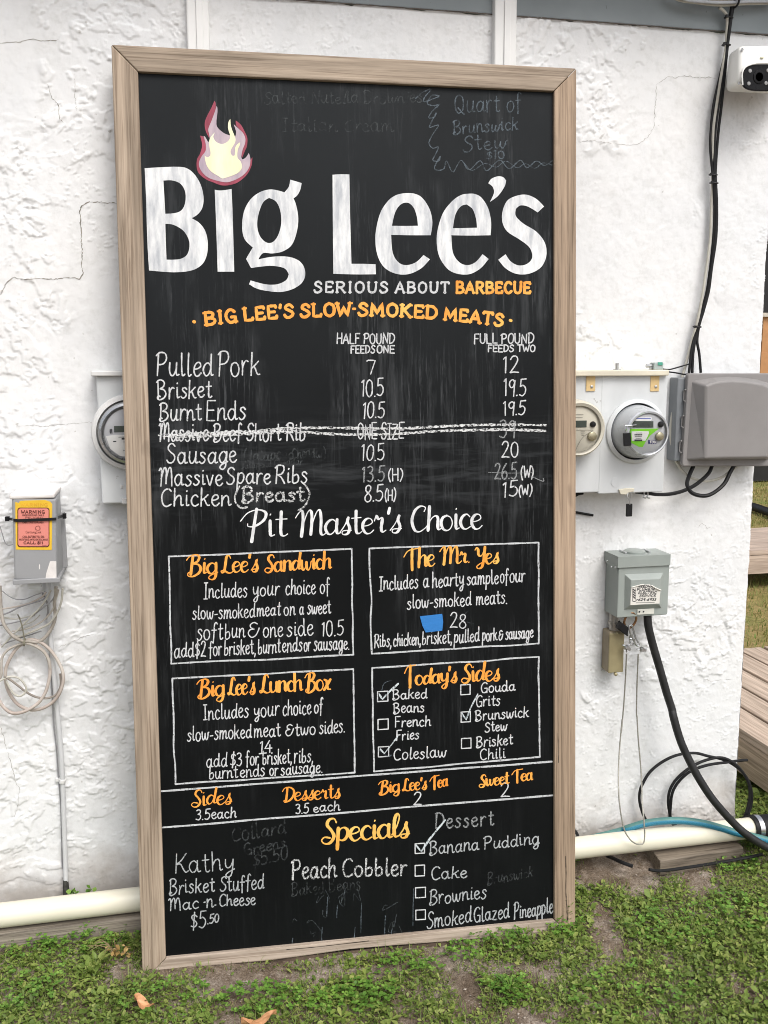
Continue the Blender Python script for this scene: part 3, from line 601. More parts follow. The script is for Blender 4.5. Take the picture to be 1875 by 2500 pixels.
for outer, hole in (('480,1000 420,1015 370,1055 325,1130 297,1260 308,1380 350,1460 420,1500 500,1505 580,1470 637,1412 597,1385 550,1430 490,1448 440,1430 405,1370 395,1260 520,1262 642,1262 652,1180 635,1100 590,1030 540,1003', '400,1203 420,1120 455,1070 500,1060 535,1090 555,1145 562,1203 480,1204'),
                    ('880,1003 830,1012 775,1050 715,1130 680,1260 690,1380 740,1465 800,1500 880,1505 950,1470 1003,1410 965,1380 920,1430 870,1448 820,1430 780,1370 770,1262 890,1264 1015,1262 1018,1180 1000,1095 960,1030 920,1006', '780,1218 795,1135 828,1083 865,1070 903,1100 924,1160 930,1215 850,1217')):
    pn.poly([loop(zB, outer), loop(zB, hole)])
pn.poly([loop(zB, '1060,895 1020,910 1000,938 1028,962 1035,1000 1010,1055 1060,1018 1100,962 1112,922 1092,900')])
pn.poly([loop(zB, '1348,1083 1300,1036 1240,1010 1180,1015 1120,1045 1090,1110 1088,1180 1120,1240 1200,1292 1258,1340 1274,1400 1242,1440 1190,1450 1140,1425 1108,1380 1062,1415 1110,1470 1180,1504 1260,1500 1330,1460 1362,1390 1353,1310 1300,1240 1220,1190 1172,1142 1172,1097 1202,1076 1250,1085 1308,1120')])
pn.done('brand_word', m_big, sign)
# --- flame above the i
m_fr = paint('flame_red', (.22, .035, .06), (.36, .07, .11), 40); m_fl = paint('flame_lilac', (.33, .27, .33), (.52, .42, .46), 26); m_fc = paint('flame_cream', (.78, .72, .42), (.80, .80, .62), 11)
fl = Pen(BP, .0005)
fl.poly([loop(zF, '585,150 510,320 440,450 380,590 368,720 400,860 465,985 475,900 455,780 520,600 600,390 615,220')])
fl.poly([loop(zF, '262,935 300,1080 305,1190 260,1340 200,1450 183,1560 195,1690 250,1800 400,1920 560,1985 700,2040 800,2055 930,2045 1100,1990 1250,1880 1350,1760 1420,1600 1440,1420 1390,1500 1360,1640 1270,1770 1140,1870 1000,1940 850,1975 650,1940 450,1870 330,1765 260,1650 250,1530 310,1400 390,1290 400,1200 380,1080 335,960')])
fl.poly([loop(zF, '1065,590 1180,690 1260,830 1315,950 1328,1060 1310,1190 1270,1280 1210,1430 1195,1350 1250,1150 1270,1000 1220,880 1130,770 1070,690')])
flame = fl.done('flame_emblem', m_fr, sign)
f2 = Pen(BP, .0011); f2.poly([loop(zF, '630,270 600,380 520,600 450,780 465,900 480,1000 470,1070 440,1075 410,1020 370,955 340,945 380,1080 395,1200 380,1290 300,1400 240,1530 250,1650 320,1770 450,1880 650,1950 850,1985 1000,1950 1150,1880 1280,1780 1370,1640 1395,1500 1385,1400 1355,1325 1320,1390 1270,1445 1210,1470 1190,1400 1220,1250 1270,1120 1280,1000 1230,880 1130,780 1020,680 1050,770 1070,850 1060,940 1030,975 980,965 930,930 820,890 700,800 640,720 630,620 645,480 655,380 650,300')])
f2.done('flame_middle', m_fl, flame)
f3 = Pen(BP, .0016); f3.poly([loop(zF, '945,560 905,620 888,720 905,830 935,920 935,990 880,1070 780,1120 690,1110 610,1060 565,980 570,920 600,860 530,930 480,1010 465,1100 475,1200 495,1310 490,1390 440,1420 400,1410 365,1385 380,1500 410,1600 470,1700 560,1780 680,1850 760,1900 850,1880 1000,1830 1120,1770 1195,1680 1200,1590 1170,1510 1110,1440 1100,1350 1115,1240 1150,1160 1165,1085 1100,1130 1055,1200 1050,1290 1040,1380 1000,1395 955,1340 955,1260 1000,1180 1050,1090 1060,1010 1030,920 980,800 950,680')])
f3.done('flame_core', m_fc, flame)
# --- slogan and slab heading
Pen(BP).text('SERIOUS', [(766, 714.5), (947, 715)], 27, 5.2, SF, serif=.95, gap=1.5, jit=.05).done('slogan_word', m_mark, sign)
Pen(BP).text('ABOUT', [(965, 715), (1096, 715.5)], 27, 5.2, SF, serif=.95, gap=1.5, jit=.05).done('slogan_word', m_mark, sign)
Pen(BP).text('BARBECUE', [(1113, 716), (1295, 716.5)], 28, 6.6, SF, serif=1.0, gap=1.1, jit=.05).done('slogan_word', m_or2, sign, label='orange painted word BARBECUE')
hs_ = Pen(BP)
hs_.stroke([(473, 785), (475, 786)], 8, None, False).done('heading_dot', m_or, sign); hs_ = Pen(BP).stroke([(1245, 782), (1248, 783)], 7, None, False); hs_.done('heading_dot', m_or2, sign); hs_ = Pen(BP)
hs_.text('BIG', [(501, 795), (540, 790), (579, 786)], 32, 7.4, SF, serif=1.25, gap=1.2, arc=True, jit=.06)
hs_.done('heading_word', m_or, sign); hs_ = Pen(BP)
hs_.text("LEE'S", [(596, 784.5), (655, 779), (718, 775)], 32, 7.4, SF, serif=1.25, gap=1.0, arc=True, jit=.06)
hs_.done('heading_word', m_or, sign); hs_ = Pen(BP)
hs_.text('SLOW', [(733, 774.5), (795, 772.5), (856, 771)], 32, 7.4, SF, serif=1.25, gap=1.0, arc=True, jit=.06)
hs_.stroke([(862, 754), (867, 754)], 6, None, False)
hs_.done('heading_word', m_or, sign)
hs_ = Pen(BP).text('SMOKED', [(874, 771), (970, 773), (1067, 779)], 31, 7.4, SF, serif=1.25, gap=1.0, arc=True, jit=.06); hs_.done('heading_word', m_or2, sign); hs_ = Pen(BP).text('MEATS', [(1083, 781), (1155, 788), (1227, 797)], 30, 7.2, SF, serif=1.2, gap=1.0, arc=True, jit=.06)
hs_.done('heading_word', m_or2, sign)
# --- price columns
h1 = Pen(BP)
h1.text('HALF POUND', [(822, 839), (963, 839)], 24, 3.2, jit=.2).text('FEEDS', [(856, 862.5), (915, 862)], 18.5, 3.2, gap=1.2).text('ONE', [(920, 862), (963, 862)], 19, 3.2); h1.done('column_heading', m_mark, sign); h1 = Pen(BP)
h1.text('FULL POUND', [(1157, 839), (1303, 837.5)], 24, 3.2, jit=.2).text('FEEDS TWO', [(1191, 859), (1306, 858.5)], 16.5, 3.2); h1.done('column_heading', m_mark, sign)
for t_, b_, c_ in (('7', [(895, 913), (917, 913)], 35), ('10.5', [(882, 968), (936, 967)], 41), ('10.5', [(885, 1021), (938, 1020)], 40), ('ONE SIZE', [(873, 1072), (986, 1071)], 38), ('10.5', [(882, 1125), (938, 1123)], 39),
                   ('12', [(1228, 911), (1266, 910)], 39), ('19.5', [(1230, 967), (1283, 966)], 42), ('19.5', [(1229, 1014.5), (1281, 1012)], 35), ('20', [(1224, 1117), (1265, 1116)], 38),
                   ('8.5', [(889, 1225), (934, 1223)], 39), ('(H)', [(939, 1222), (966, 1221)], 27), ('(H)', [(947, 1174), (983, 1172)], 29), ('15', [(1227, 1214), (1263, 1212)], 37), ('(W)', [(1266, 1211), (1298, 1209)], 26), ('(W)', [(1271, 1168), (1302, 1166)], 28)):
    Pen(BP).text(t_, b_, c_, 3.1, jit=.2, rough=.2, gap=.7 if '.' in t_ else .95).done('price', m_mark, sign)
for t_, b_, c_ in (('13.5', [(884, 1176), (938, 1175)], 38), ('26.5', [(1207, 1170), (1261, 1169)], 38), ('39', [(1219, 1070), (1258, 1069)], 41)): Pen(BP).text(t_, b_, c_, 3.4).done('price', m_chalk2, sign, label='price in faint grey chalk')
Pen(BP, .0009).stroke([(1192, 1153), (1240, 1155), (1300, 1154)], 1.3).done('strike_line', m_chalk2, sign); Pen(BP, .0009).stroke([(1296, 1162), (1325, 1175), (1326, 1168)], 2).done('strike_line', m_chalk2, sign)
# --- meats
rows = (('Pulled', [(382, 919), (519, 919)], 56), ('Pork', [(533, 919), (633, 918)], 57), ('Brisket', [(385, 973), (516, 971)], 43), ('Burnt', [(390, 1028), (491, 1026)], 44), ('Ends', [(503, 1027), (599, 1025)], 46),
                   ('Massive Beef Short Rib', [(389, 1078), (745, 1075)], 43), ('Sausage', [(407, 1131), (577, 1130)], 46), ('Massive', [(390, 1187), (543, 1184)], 42), ('Spare', [(553, 1183), (660, 1180)], 43), ('Ribs', [(672, 1181), (750, 1179)], 43), ('Chicken', [(393, 1237), (562, 1234)], 43))
for ln_ in lines([(t_, b_[0], b_[1], c_) for t_, b_, c_ in rows]):
    q_ = Pen(BP)
    for t_, a_, e_, c_ in ln_: q_.text(t_, [a_, e_], c_, 3.6, jit=.2, rough=.2)
    q_.done('menu_line', m_mark, sign)
ch_ = Pen(BP, .0008)
ch_.text('Breast', [(592, 1226), (742, 1223)], 36, 5, rough=.3).stroke([(585, 1187), (574, 1210), (576, 1228), (590, 1240), (603, 1238)], 4.5, rough=.3).stroke([(742, 1181), (754, 1198), (754, 1215), (744, 1235), (728, 1246)], 4.5, rough=.3)
ch_.done('chalk_lettering', m_chalk, sign)
so = Pen(BP, .0012)
so.stroke([(388, 1062), (470, 1061), (560, 1056), (640, 1051), (700, 1046), (800, 1044.5), (900, 1046), (1000, 1045), (1100, 1040), (1200, 1037), (1333, 1038)], 6.2, rough=.35, n=14)
so.stroke([(400, 1064), (480, 1064), (570, 1060), (660, 1057), (730, 1054), (800, 1059), (900, 1061), (990, 1058), (1060, 1053), (1150, 1050), (1250, 1049), (1331, 1052)], 6.2, rough=.35, n=14)
so.stroke([(420, 1066), (500, 1064), (600, 1057), (690, 1052)], 8, rough=.35, n=14).stroke([(430, 1060), (520, 1057), (620, 1054)], 6, rough=.35, n=14)
so.done('strike_line', chalk('strike_chalk', (.66, .67, .67), .40, .54, 210, stretch=(.7, 1, 1)), sign)
# --- Pit Master's Choice
sc_ = Pen(BP)
sc_.text('Pit', [(602, 1311), (700, 1310)], 66, 5, CF, brush=(2.6, 7.6), jit=.1).done('script_word', m_brush, sign); sc_ = Pen(BP).text("Master's", [(728, 1309), (978, 1300)], 62, 5, CF, brush=(2.6, 7.4), jit=.1); sc_.done('script_word', m_brush, sign); sc_ = Pen(BP).text('Choice', [(1003, 1297), (1176, 1291)], 60, 5, CF, brush=(2.6, 7.4), jit=.1)
sc_.done('script_word', m_brush, sign)
# --- four boxes, two dividers
for c4 in (((412, 1358.6), (858.6, 1339.8), (862.7, 1598.3), (418.2, 1620.3)), ((901.7, 1339), (1315, 1324.5), (1315.2, 1570.7), (907.7, 1596)), ((420.7, 1656.4), (862.6, 1633.5), (865.8, 1886), (428.6, 1914.3)), ((908.6, 1630.7), (1315.5, 1603.6), (1317.6, 1847.7), (913, 1883.3))):
    b_ = Pen(BP)
    for i in range(4):
        a_, e_ = np.array(c4[i]), np.array(c4[(i + 1) % 4]); b_.stroke([a_ + (e_ - a_) * t_ + RNG.normal(0, .7, 2) * (0 < t_ < 1) for t_ in np.linspace(0, 1, 7)], 3.9, rough=.22)
    b_.done('box_outline', m_line, sign)
for a_, e_ in (((394, 1931.6), (1347.5, 1859)), ((397, 2020), (1349, 1941.5))):
    a_, e_ = np.array(a_), np.array(e_); Pen(BP).stroke([a_ + (e_ - a_) * t_ + RNG.normal(0, .5, 2) * (0 < t_ < 1) for t_ in np.linspace(0, 1, 9)], 4.4, rough=.14).done('divider_line', m_line, sign)
o_ = lambda pen, t_, a_, e_, c_, br=(3.6, 7.4), j=.12: pen.text(t_, [a_, e_], c_, 5, CF, brush=br, jit=j)
for name_, mat_, items in (
    ('box_heading', m_or, (('Big', (459, 1402), (531, 1399), 44), ("Lee's", (540, 1399), (630, 1395), 43), ('Sandwich', (647, 1397), (808, 1388), 41))),
    ('box_heading', m_or2, (('The', (993, 1388), (1061, 1382), 46), ('Mr.', (1078, 1377), (1148, 1374), 41), ('Yes', (1160, 1377), (1217, 1375), 40))),
    ('box_heading', m_or, (('Big', (484, 1702), (548, 1698), 41), ("Lee's", (556, 1697), (622, 1694), 42), ('Lunch', (634, 1692), (738, 1686), 42), ('Box', (747, 1687), (807, 1684), 42))),
    ('box_heading', m_or, (('T', (992, 1674), (1010, 1673), 48), ("oday's", (1014, 1672), (1115, 1666), 38), ('Sides', (1127, 1666), (1219, 1661), 43))),
    ('strip_heading', m_or, (('Sides', (468, 1968), (565, 1962), 38), ('Desserts', (693, 1957), (830, 1948), 34), ('Big', (926, 1938), (976, 1932), 30), ("Lee's", (982, 1931), (1041, 1927), 30), ('Tea', (1053, 1925), (1093, 1919), 29), ('Sweet', (1170, 1921), (1242, 1913), 29), ('Tea', (1254, 1909), (1300, 1904), 29)))):
    for ln_ in lines(items):
        q_ = Pen(BP)
        for t_, a_, e_, c_ in ln_: o_(q_, t_, a_, e_, c_, (2.2, 5.4) if name_ == 'strip_heading' else (2.6, 6.6))
        q_.done(name_, mat_, sign)
o_(Pen(BP), 'Specials', (786, 2056), (998, 2044), 56, (3.4, 8.4)).done('script_word', m_yel, sign, label='amber painted word Specials')
# --- box text, side list, prices
bt = (
 ((('Includes', (498, 1462), (603, 1457), 37), ('your', (617, 1456), (681, 1453), 37), ('choice', (697, 1452), (770, 1449), 37), ('of', (781, 1449), (804, 1448), 37),
   ('slow-smoked', (470, 1513), (622, 1507), 34), ('meat', (627, 1506), (684, 1503), 34), ('on', (693, 1502), (720, 1501), 34), ('a', (731, 1500), (741, 1500), 34), ('sweet', (750, 1499), (807, 1497), 34),
   ('soft', (481, 1563), (543, 1560), 42), ('bun', (549, 1559), (597, 1557), 40), ('&', (604, 1558), (632, 1557), 42), ('one', (642, 1556), (690, 1554), 40), ('side', (700, 1554), (764, 1551), 40), ('10.5', (785, 1553), (838, 1551), 37),
   ('add', (425, 1607), (473, 1604), 36), ('$2', (476, 1604), (502, 1603), 38), ('for', (510, 1602), (541, 1600), 36), ('brisket,', (547, 1600), (624, 1596), 36), ('burnt', (630, 1596), (684, 1593), 36), ('ends', (689, 1593), (737, 1590), 36), ('or', (742, 1590), (758, 1589), 36), ('sausage.', (766, 1589), (853, 1585), 35))),
 ((('Includes', (926, 1442), (1020, 1436), 36), ('a', (1033, 1435), (1046, 1434), 36), ('hearty', (1055, 1434), (1132, 1429), 36), ('sample', (1140, 1429), (1216, 1425), 35), ('of', (1221, 1424), (1240, 1423), 36), ('our', (1244, 1423), (1281, 1420), 36),
   ('slow-smoked', (994, 1487), (1150, 1478), 34), ('meats.', (1162, 1477), (1238, 1473), 34), ('28', (1098, 1534), (1138, 1533), 39),
   ('Ribs,', (914, 1581), (955, 1578), 32), ('chicken,', (960, 1578), (1027, 1574), 32), ('brisket,', (1030, 1574), (1103, 1570), 33), ('pulled', (1108, 1570), (1170, 1566), 33), ('pork', (1177, 1565), (1213, 1563), 32), ('&', (1217, 1563), (1227, 1562), 26), ('sausage', (1234, 1562), (1301, 1557), 31))),
 ((('Includes', (497, 1758), (606, 1752), 37), ('your', (620, 1751), (681, 1747), 37), ('choice', (690, 1747), (759, 1743), 37), ('of', (767, 1742), (787, 1741), 37),
   ('slow-smoked', (457, 1809), (614, 1801), 34), ('meat', (620, 1801), (684, 1797), 34), ('&', (696, 1797), (716, 1796), 32), ('two', (720, 1796), (770, 1793), 34), ('sides.', (780, 1792), (842, 1788), 34), ('14', (634, 1838), (664, 1836), 29),
   ('add', (504, 1874), (554, 1871), 34), ('$3', (562, 1871), (590, 1869), 32), ('for', (600, 1869), (631, 1867), 34), ('brisket,', (641, 1867), (712, 1863), 34), ('ribs,', (718, 1863), (764, 1860), 33),
   ('burnt', (510, 1902), (580, 1898), 30), ('ends', (586, 1898), (646, 1894), 30), ('or', (658, 1893), (678, 1892), 30), ('sausage.', (686, 1892), (787, 1886), 30))),
 ((('Baked', (959, 1708), (1042, 1704), 24), ('Beans', (961, 1741), (1035, 1738), 25), ('French', (964, 1775), (1051, 1772), 25), ('Fries', (967, 1808), (1022, 1803), 24), ('Coleslaw', (961, 1856), (1089, 1847), 28),
   ('Gouda', (1174, 1692), (1257, 1686), 25), ('Grits', (1162, 1726), (1220, 1721), 26), ('Brunswick', (1161, 1759), (1290, 1750), 25), ('Stew', (1184, 1787), (1237, 1783), 24), ('Brisket', (1163, 1825), (1251, 1817), 26), ('Chili', (1172, 1855), (1233, 1851), 26))),
 ((('3.5', (478, 2002), (512, 2000), 24), ('each', (516, 1999), (576, 1996), 25), ('3.5', (722, 1987), (753, 1985), 23), ('each', (765, 1983), (829, 1979), 23), ('2', (1009, 1967), (1029, 1966), 32), ('2', (1222, 1946), (1244, 1945), 33))))
for it in bt:
    for ln_ in lines(it):
        q_ = Pen(BP)
        for t_, a_, e_, c_ in ln_:
            q_.text(t_, [a_, e_], c_, 2.8, jit=.2, rough=.2)
            if t_ == '14': q_.stroke([(633, 1840), (650, 1838)], 3, None, False)
        q_.done('menu_line', m_mark, sign)
def check_box(f, x0, y0, x1, y1, tilt=.06):
    P = [f(x0, y0 + tilt * (x1 - x0) * .5), f(x1, y0 - tilt * (x1 - x0) * .5), f(x1, y1 - tilt * (x1 - x0) * .5), f(x0, y1 + tilt * (x1 - x0) * .5)]
    q = Pen(BP)
    for i in range(4): q.stroke([P[i], P[(i + 1) % 4]], 2.7, None, False, rough=.15)
    q.done('check_box', m_mark, sign)
z4 = lambda x, y: (880 + x * .30139, 1590 + y * .30139); zH = lambda x, y: (880 + x * .32550, 1860 + y * .32550); zG = lambda x, y: (360 + x * .32550, 1860 + y * .32550)
for b_ in ((138, 325, 222, 405), (142, 550, 225, 632), (145, 773, 228, 853), (812, 270, 888, 350), (815, 490, 890, 572), (818, 705, 895, 785)): check_box(z4, *b_)
for b_ in ((410, 612, 480, 685), (410, 775, 480, 855), (413, 942, 487, 1017), (415, 1110, 487, 1182)): check_box(zH, *b_)
m_ck = chalk('check_chalk', (.60, .66, .68), .30, .5, 240)
for f, pts, w_ in ((z4, '150,345 177,388 235,325 305,262', 4.2), (z4, '160,790 192,828 240,770 300,690', 3.2), (z4, '822,500 855,556 890,460 950,345', 3.0), (zH, '415,622 455,672 520,575 635,435', 4.4)):
    Pen(BP, .0012).stroke(loop(f, pts), w_, None, False, rough=.25).done('check_mark', m_ck, sign)
Pen(BP, .0011).stroke(loop(z4, '172,320 185,270 215,245 250,238'), 1.6, rough=.3).stroke(loop(z4, '150,800 215,850 250,840'), 2.4, rough=.3).stroke(loop(z4, '820,520 850,540 880,500 890,560'), 2.2, rough=.3).done('check_scribble', m_ghost2, sign)
# --- specials
m_gm = chalk('grey_marker', (.42, .44, .45), .26, .46, 230)
rows = (('Banana', (1049, 2087), (1168, 2074), 32), ('Pudding', (1182, 2073), (1316, 2060), 30), ('Cake', (1053, 2148), (1139, 2141), 31), ('Brownies', (1049, 2208), (1186, 2193), 34), ('Smoked', (1042, 2266), (1151, 2252), 40), ('Glazed', (1157, 2252), (1243, 2240), 37), ('Pineapple', (1255, 2244), (1349, 2228), 36),
                       ('Kathy', (427, 2133), (571, 2125), 47), ('Brisket', (414, 2184), (523, 2177), 36), ('Stuffed', (537, 2177), (644, 2169), 38), ('Mac', (414, 2221), (484, 2218), 30), ('n', (504, 2215), (520, 2214), 34), ('Cheese', (535, 2213), (623, 2208), 29), ('$5', (465, 2266), (502, 2265), 38), ('.50', (506, 2256), (534, 2250), 21))
for ln_ in lines(rows):
    q_ = Pen(BP)
    for t_, a_, e_, c_ in ln_:
        q_.text(t_, [a_, e_], c_, 3.0, jit=.24, rough=.2)
        if t_ == 'n': q_.stroke([(498, 2203), (501, 2202)], 3, None, False).stroke([(524, 2210), (527, 2209)], 3, None, False)
    q_.done('special_line', m_gm, sign)
Pen(BP, .0008).text('Peach', [(713, 2147), (820, 2141)], 46, 4.2, rough=.3).text('Cobbler', [(836, 2140), (992, 2137)], 44, 4.2, rough=.3).done('chalk_lettering', m_chalk, sign)
Pen(BP, .0008).text('Dessert', [(1062, 2023), (1204, 2014)], 37, 3.6, rough=.3, gap=1.6).done('chalk_lettering', m_chalk2, sign)
# --- half wiped chalk
for t_, a_, e_, c_, w_ in (('Salted Nutella Brownies', (645, 254), (1030, 252), 30, 2.6), ('Italian Cream', (690, 322), (960, 322), 34, 2.4), ('Collard', (566, 2056), (698, 2036), 38, 3.2), ('Greens', (598, 2088), (696, 2068), 28, 3), ('$5.50', (618, 2118), (702, 2096), 34, 3.2),
    ('Baked Beans', (712, 2186), (880, 2172), 30, 2.4), ('Brunswick', (1190, 2162), (1300, 2140), 26, 2.4), ('(Jalapeno', (594, 1126), (716, 1119), 27, 3), ('Cheddar)', (714, 1119), (796, 1117), 25, 2.6), ('Jalapeno Cheddar', (588, 1145), (738, 1133), 15, 2)):
    Pen(BP, .0004).text(t_, [a_, e_], c_, w_, jit=.4, rough=.3).done('wiped_word', m_ghost, sign, label='half wiped word in dim grey chalk')
for t_, a_, e_, c_ in (('Quart of', (1110, 276), (1272, 273), 44), ('Brunswick', (1107, 328), (1264, 318), 33), ('Stew', (1130, 370), (1236, 364), 36), ('$10', (1186, 390), (1232, 386), 20)):
    Pen(BP, .0004).text(t_, [a_, e_], c_, 2.9, jit=.35, rough=.3).done('wiped_word', m_ghost2, sign, label='dim blue grey chalk word')
g2_ = Pen(BP, .0004)
g2_.stroke(loop(zB, '545,412 595,370 645,352 605,400 600,430 660,410 695,395 650,392 620,440 660,455 695,448 650,490 630,530 665,525 675,500 645,560 635,590 690,575 670,610 645,650 630,690 655,720 690,712 670,760 655,795 690,800 700,770 665,840 690,858 725,845 740,800 780,868 830,795 880,855 950,798 990,860 1070,795 1130,848 1200,795 1240,842 1300,800 1350,828 1400,797'), 2.6, rough=.3)
g2_.stroke(loop(zB, '1400,825 1340,812 1290,845 1230,815 1180,842 1110,800 1050,838 980,815 900,858 850,812'), 1.8, rough=.3).done('chalk_squiggle', m_ghost2, sign, label='dim blue grey chalk squiggle')
dr = Pen(BP, .0003)
for x_, y0, y1 in ((787, 2264, 2303), (867, 2264, 2296), (824, 2210, 2240), (941, 2236, 2287), (883, 2204, 2276), (957, 2268, 2286), (800, 2190, 2236), (715, 2290, 2310), (1010, 2170, 2260)):
    dr.stroke([(x_, y0), (x_ - 1.5, (y0 + y1) / 2), (x_ - 2, y1)], 2.0, rough=.3)
dr.done('chalk_drips', m_ghost2, sign)
dr = Pen(BP, .0003)
for k in range(16):
    x_, y_ = RNG.uniform(690, 1010), RNG.uniform(2180, 2290); dr.stroke([(x_ + RNG.normal(0, 9), y_ + RNG.normal(0, 10)) for _ in range(4)], 1.4, rough=.3)
dr.stroke([(1098, 1500), (1120, 1512), (1156, 1523)], 1.6).stroke([(1143, 1491), (1130, 1505), (1116, 1519)], 1.8)
dr.done('chalk_scratches', chalk('faint_scratch', (.12,.14,.15), .3, .6, 80, dens=.45), sign)
# --- blue tape: stuck over a price, its own thing
tp = [(1024.7, 1504.4), (1079, 1498.4), (1081.3, 1518), (1079, 1539), (1038.8, 1543.6), (1030.7, 1527)]
def BW3(px, py, l=0): q = BP(px, py, l); return BO + BX * q[0] + BYV * q[1] + BZ * q[2]
mb = MB(); mb.add([BW3(*p_, .0034) for p_ in tp] + [BW3(*p_, .0012) for p_ in tp], [tuple(range(6)), tuple(range(11, 5, -1))] + [(i, i + 6, (i + 1) % 6 + 6, (i + 1) % 6) for i in range(6)])
tag(mb.build('masking_tape', M('blue_tape', srgb(36, 115, 185), .55, .06, 60, bmp=.3, bscale=220, stretch=(.4, 1, 2)), None, BW3(1050, 1520)), 'small blue strip of masking tape stuck over a price on the chalkboard', 'tape')

# ================================================================== THINGS ON THE WALL
def bx(mb, x0, y0, x1, y1, d0, d1):        # box whose front face spans the surveyed corners
    a, b = WP(x0, y0, d1), WP(x1, y1, d1); return mb.box((a[0], -d1, b[2]), (b[0], -d0, a[2]))
def fr(mb, pts, d0, d1):                   # polygon plate, front on plane d1, back on d0
    P = [WP(*p, d1) for p in pts]; return mb.prism([(q[0], q[2]) for q in P][::-1], -d1, -d0)
def path(pts): return [WP(p[0], p[1], p[2]) for p in pts]
zz = lambda x0, y0, s: (lambda s_, d=None: [((x0 + float(q.split(',')[0]) * s), (y0 + float(q.split(',')[1]) * s)) for q in s_.split()])
def deep(pts, ds):                         # add interpolated depth
    ds = np.interp(np.linspace(0, 1, len(pts)), np.linspace(0, 1, len(ds)), ds); return path([(p[0], p[1], d) for p, d in zip(pts, ds)])
m_gal = M('meter_box_white', (.57, .59, .60), .45, .13, 5, bmp=.1, bscale=30, stretch=(1, 1, .5), speck=(34, .71, (.27, .26, .24)))
m_galold = M('old_white_paint', (.66, .66, .65), .5, .09, 7, bmp=.08, bscale=30, speck=(55, .72, (.36, .35, .33)))
m_cream = M('cream_flange', (.62, .58, .47), .5, .14, 10, speck=(40, .7, (.3, .26, .2)))
m_steel = M('galvanised', (.50, .51, .52), .32, .15, 40, metal=.85)
m_dgrey = M('meter_grey', (.30, .31, .32), .4, .1, 12)
m_lgrey = M('meter_face_grey', (.42, .43, .45), .5, .05, 12)
m_black = M('black_rubber', (.010, .010, .011), .5, .25, 40, spec=.25)
m_blackm = M('black_plastic', (.010, .010, .011), .45, .2, 30, spec=.25)
m_lcd = M('display_glass', (.055, .07, .06), .2, .1, 20)
m_beigem = M('meter_beige', (.58, .55, .46), .45, .06, 12)
m_paper = M('label_paper', (.72, .72, .70), .6, .04, 30)
m_ink = M('label_ink', (.03, .03, .035), .7, .2, 50)
mg, ntg, pg = base('clear_cover'); pg.inputs['Base Color'].default_value = (.95, .97, .97, 1); pg.inputs['Roughness'].default_value = .06; pg.inputs['Transmission Weight'].default_value = 1.0; pg.inputs['IOR'].default_value = 1.3
def disc(mb, c, r, t, seg=32): return mb.lathe(c, [(r * .001, 0), (r, 0), (r, -t), (r * .001, -t)], seg, 'y', False)

mgl = bpy.data.materials.new('meter_glass'); mgl.use_nodes = True; ngl = mgl.node_tree; ngl.nodes.remove(ngl.nodes['Principled BSDF'])
ga = N(ngl, 'ShaderNodeBsdfTransparent'); gb = N(ngl, 'ShaderNodeBsdfGlossy'); gb.inputs['Roughness'].default_value = .05; gf = N(ngl, 'ShaderNodeFresnel'); gf.inputs['IOR'].default_value = 1.22; gm_ = N(ngl, 'ShaderNodeMixShader')
ga.inputs['Color'].default_value = (.99, .99, .99, 1); ngl.links.new(gf.outputs[0], gm_.inputs[0]); ngl.links.new(ga.outputs[0], gm_.inputs[1]); ngl.links.new(gb.outputs[0], gm_.inputs[2]); ngl.links.new(gm_.outputs[0], ngl.nodes['Material Output'].inputs['Surface'])
def dome(c, r, h, parent, OFF): MB().lathe(c, [(r, 0), (r * .995, -h * .7), (r * .95, -h * .92), (r * .86, -h), (.0005, -h * 1.05)], 48).build('meter_glass', mgl, parent, OFF)
# ---- left meter box, half hidden behind the board
a = WP(241, 1224, .06); OFF = np.array([a[0], 0, a[2]])
t_ = thing('meter_box', OFF, 'pale grey electric meter box half hidden behind the left edge of the chalkboard', 'meter box')
mb = MB(); bx(mb, 234, 916, 440, 1224, 0, .06); mb.build('enclosure', m_gal, t_, OFF, .004)
mb = MB(); bx(mb, 221, 905.5, 446, 917, -.002, .075); mb.build('top_flange', m_galold, t_, OFF, .003)
mb = MB(); bx(mb, 297, 1217, 312, 1230, .06, .068); mb.build('latch', m_galold, t_, OFF, .0015); mb = MB(); bx(mb, 294, 1184, 300, 1192, .06, .064); mb.build('hasp', m_galold, t_, OFF, .0015)
c_ = WP(319, 1055, .06)
mb = MB(); mb.lathe(c_, [(.078, 0), (.098, 0), (.102, -.010), (.098, -.020), (.088, -.022), (.086, -.002)], 56, ring=True); mb.build('meter_ring', m_galold, t_, OFF)
mt = MB().lathe(c_, [(.001, -.004), (.084, -.004), (.082, -.032), (.078, -.040), (.001, -.040)], 56).build('meter', m_dgrey, t_, OFF)
cf = c_ + np.array([0, -.0405, 0])
MB().lathe(cf, [(.070, .002), (.079, 0), (.080, -.006), (.074, -.010), (.069, -.006)], 56, ring=True).build('meter_cover_ring', m_steel, mt, OFF)
disc(MB(), cf + np.array([0, -.0005, 0]), .066, .002, 48).build('meter_face', m_lgrey, mt, OFF)
dome(cf, .070, .017, mt, OFF)
mb = MB(); mb.prism([(cf[0] - .045, cf[2] - .004), (cf[0] - .062, cf[2] - .006), (cf[0] - .052, cf[2] - .040), (cf[0] - .028, cf[2] - .059), (cf[0], cf[2] - .062), (cf[0], cf[2] - .004)][::-1], cf[1] - .0035, cf[1] - .002); mb.build('face_label', m_paper, mt, OFF)
mb = MB(); mb.box((cf[0] - .040, cf[1] - .0045, cf[2] + .004), (cf[0] + .030, cf[1] - .002, cf[2] + .020)); mb.build('display', m_lcd, mt, OFF)
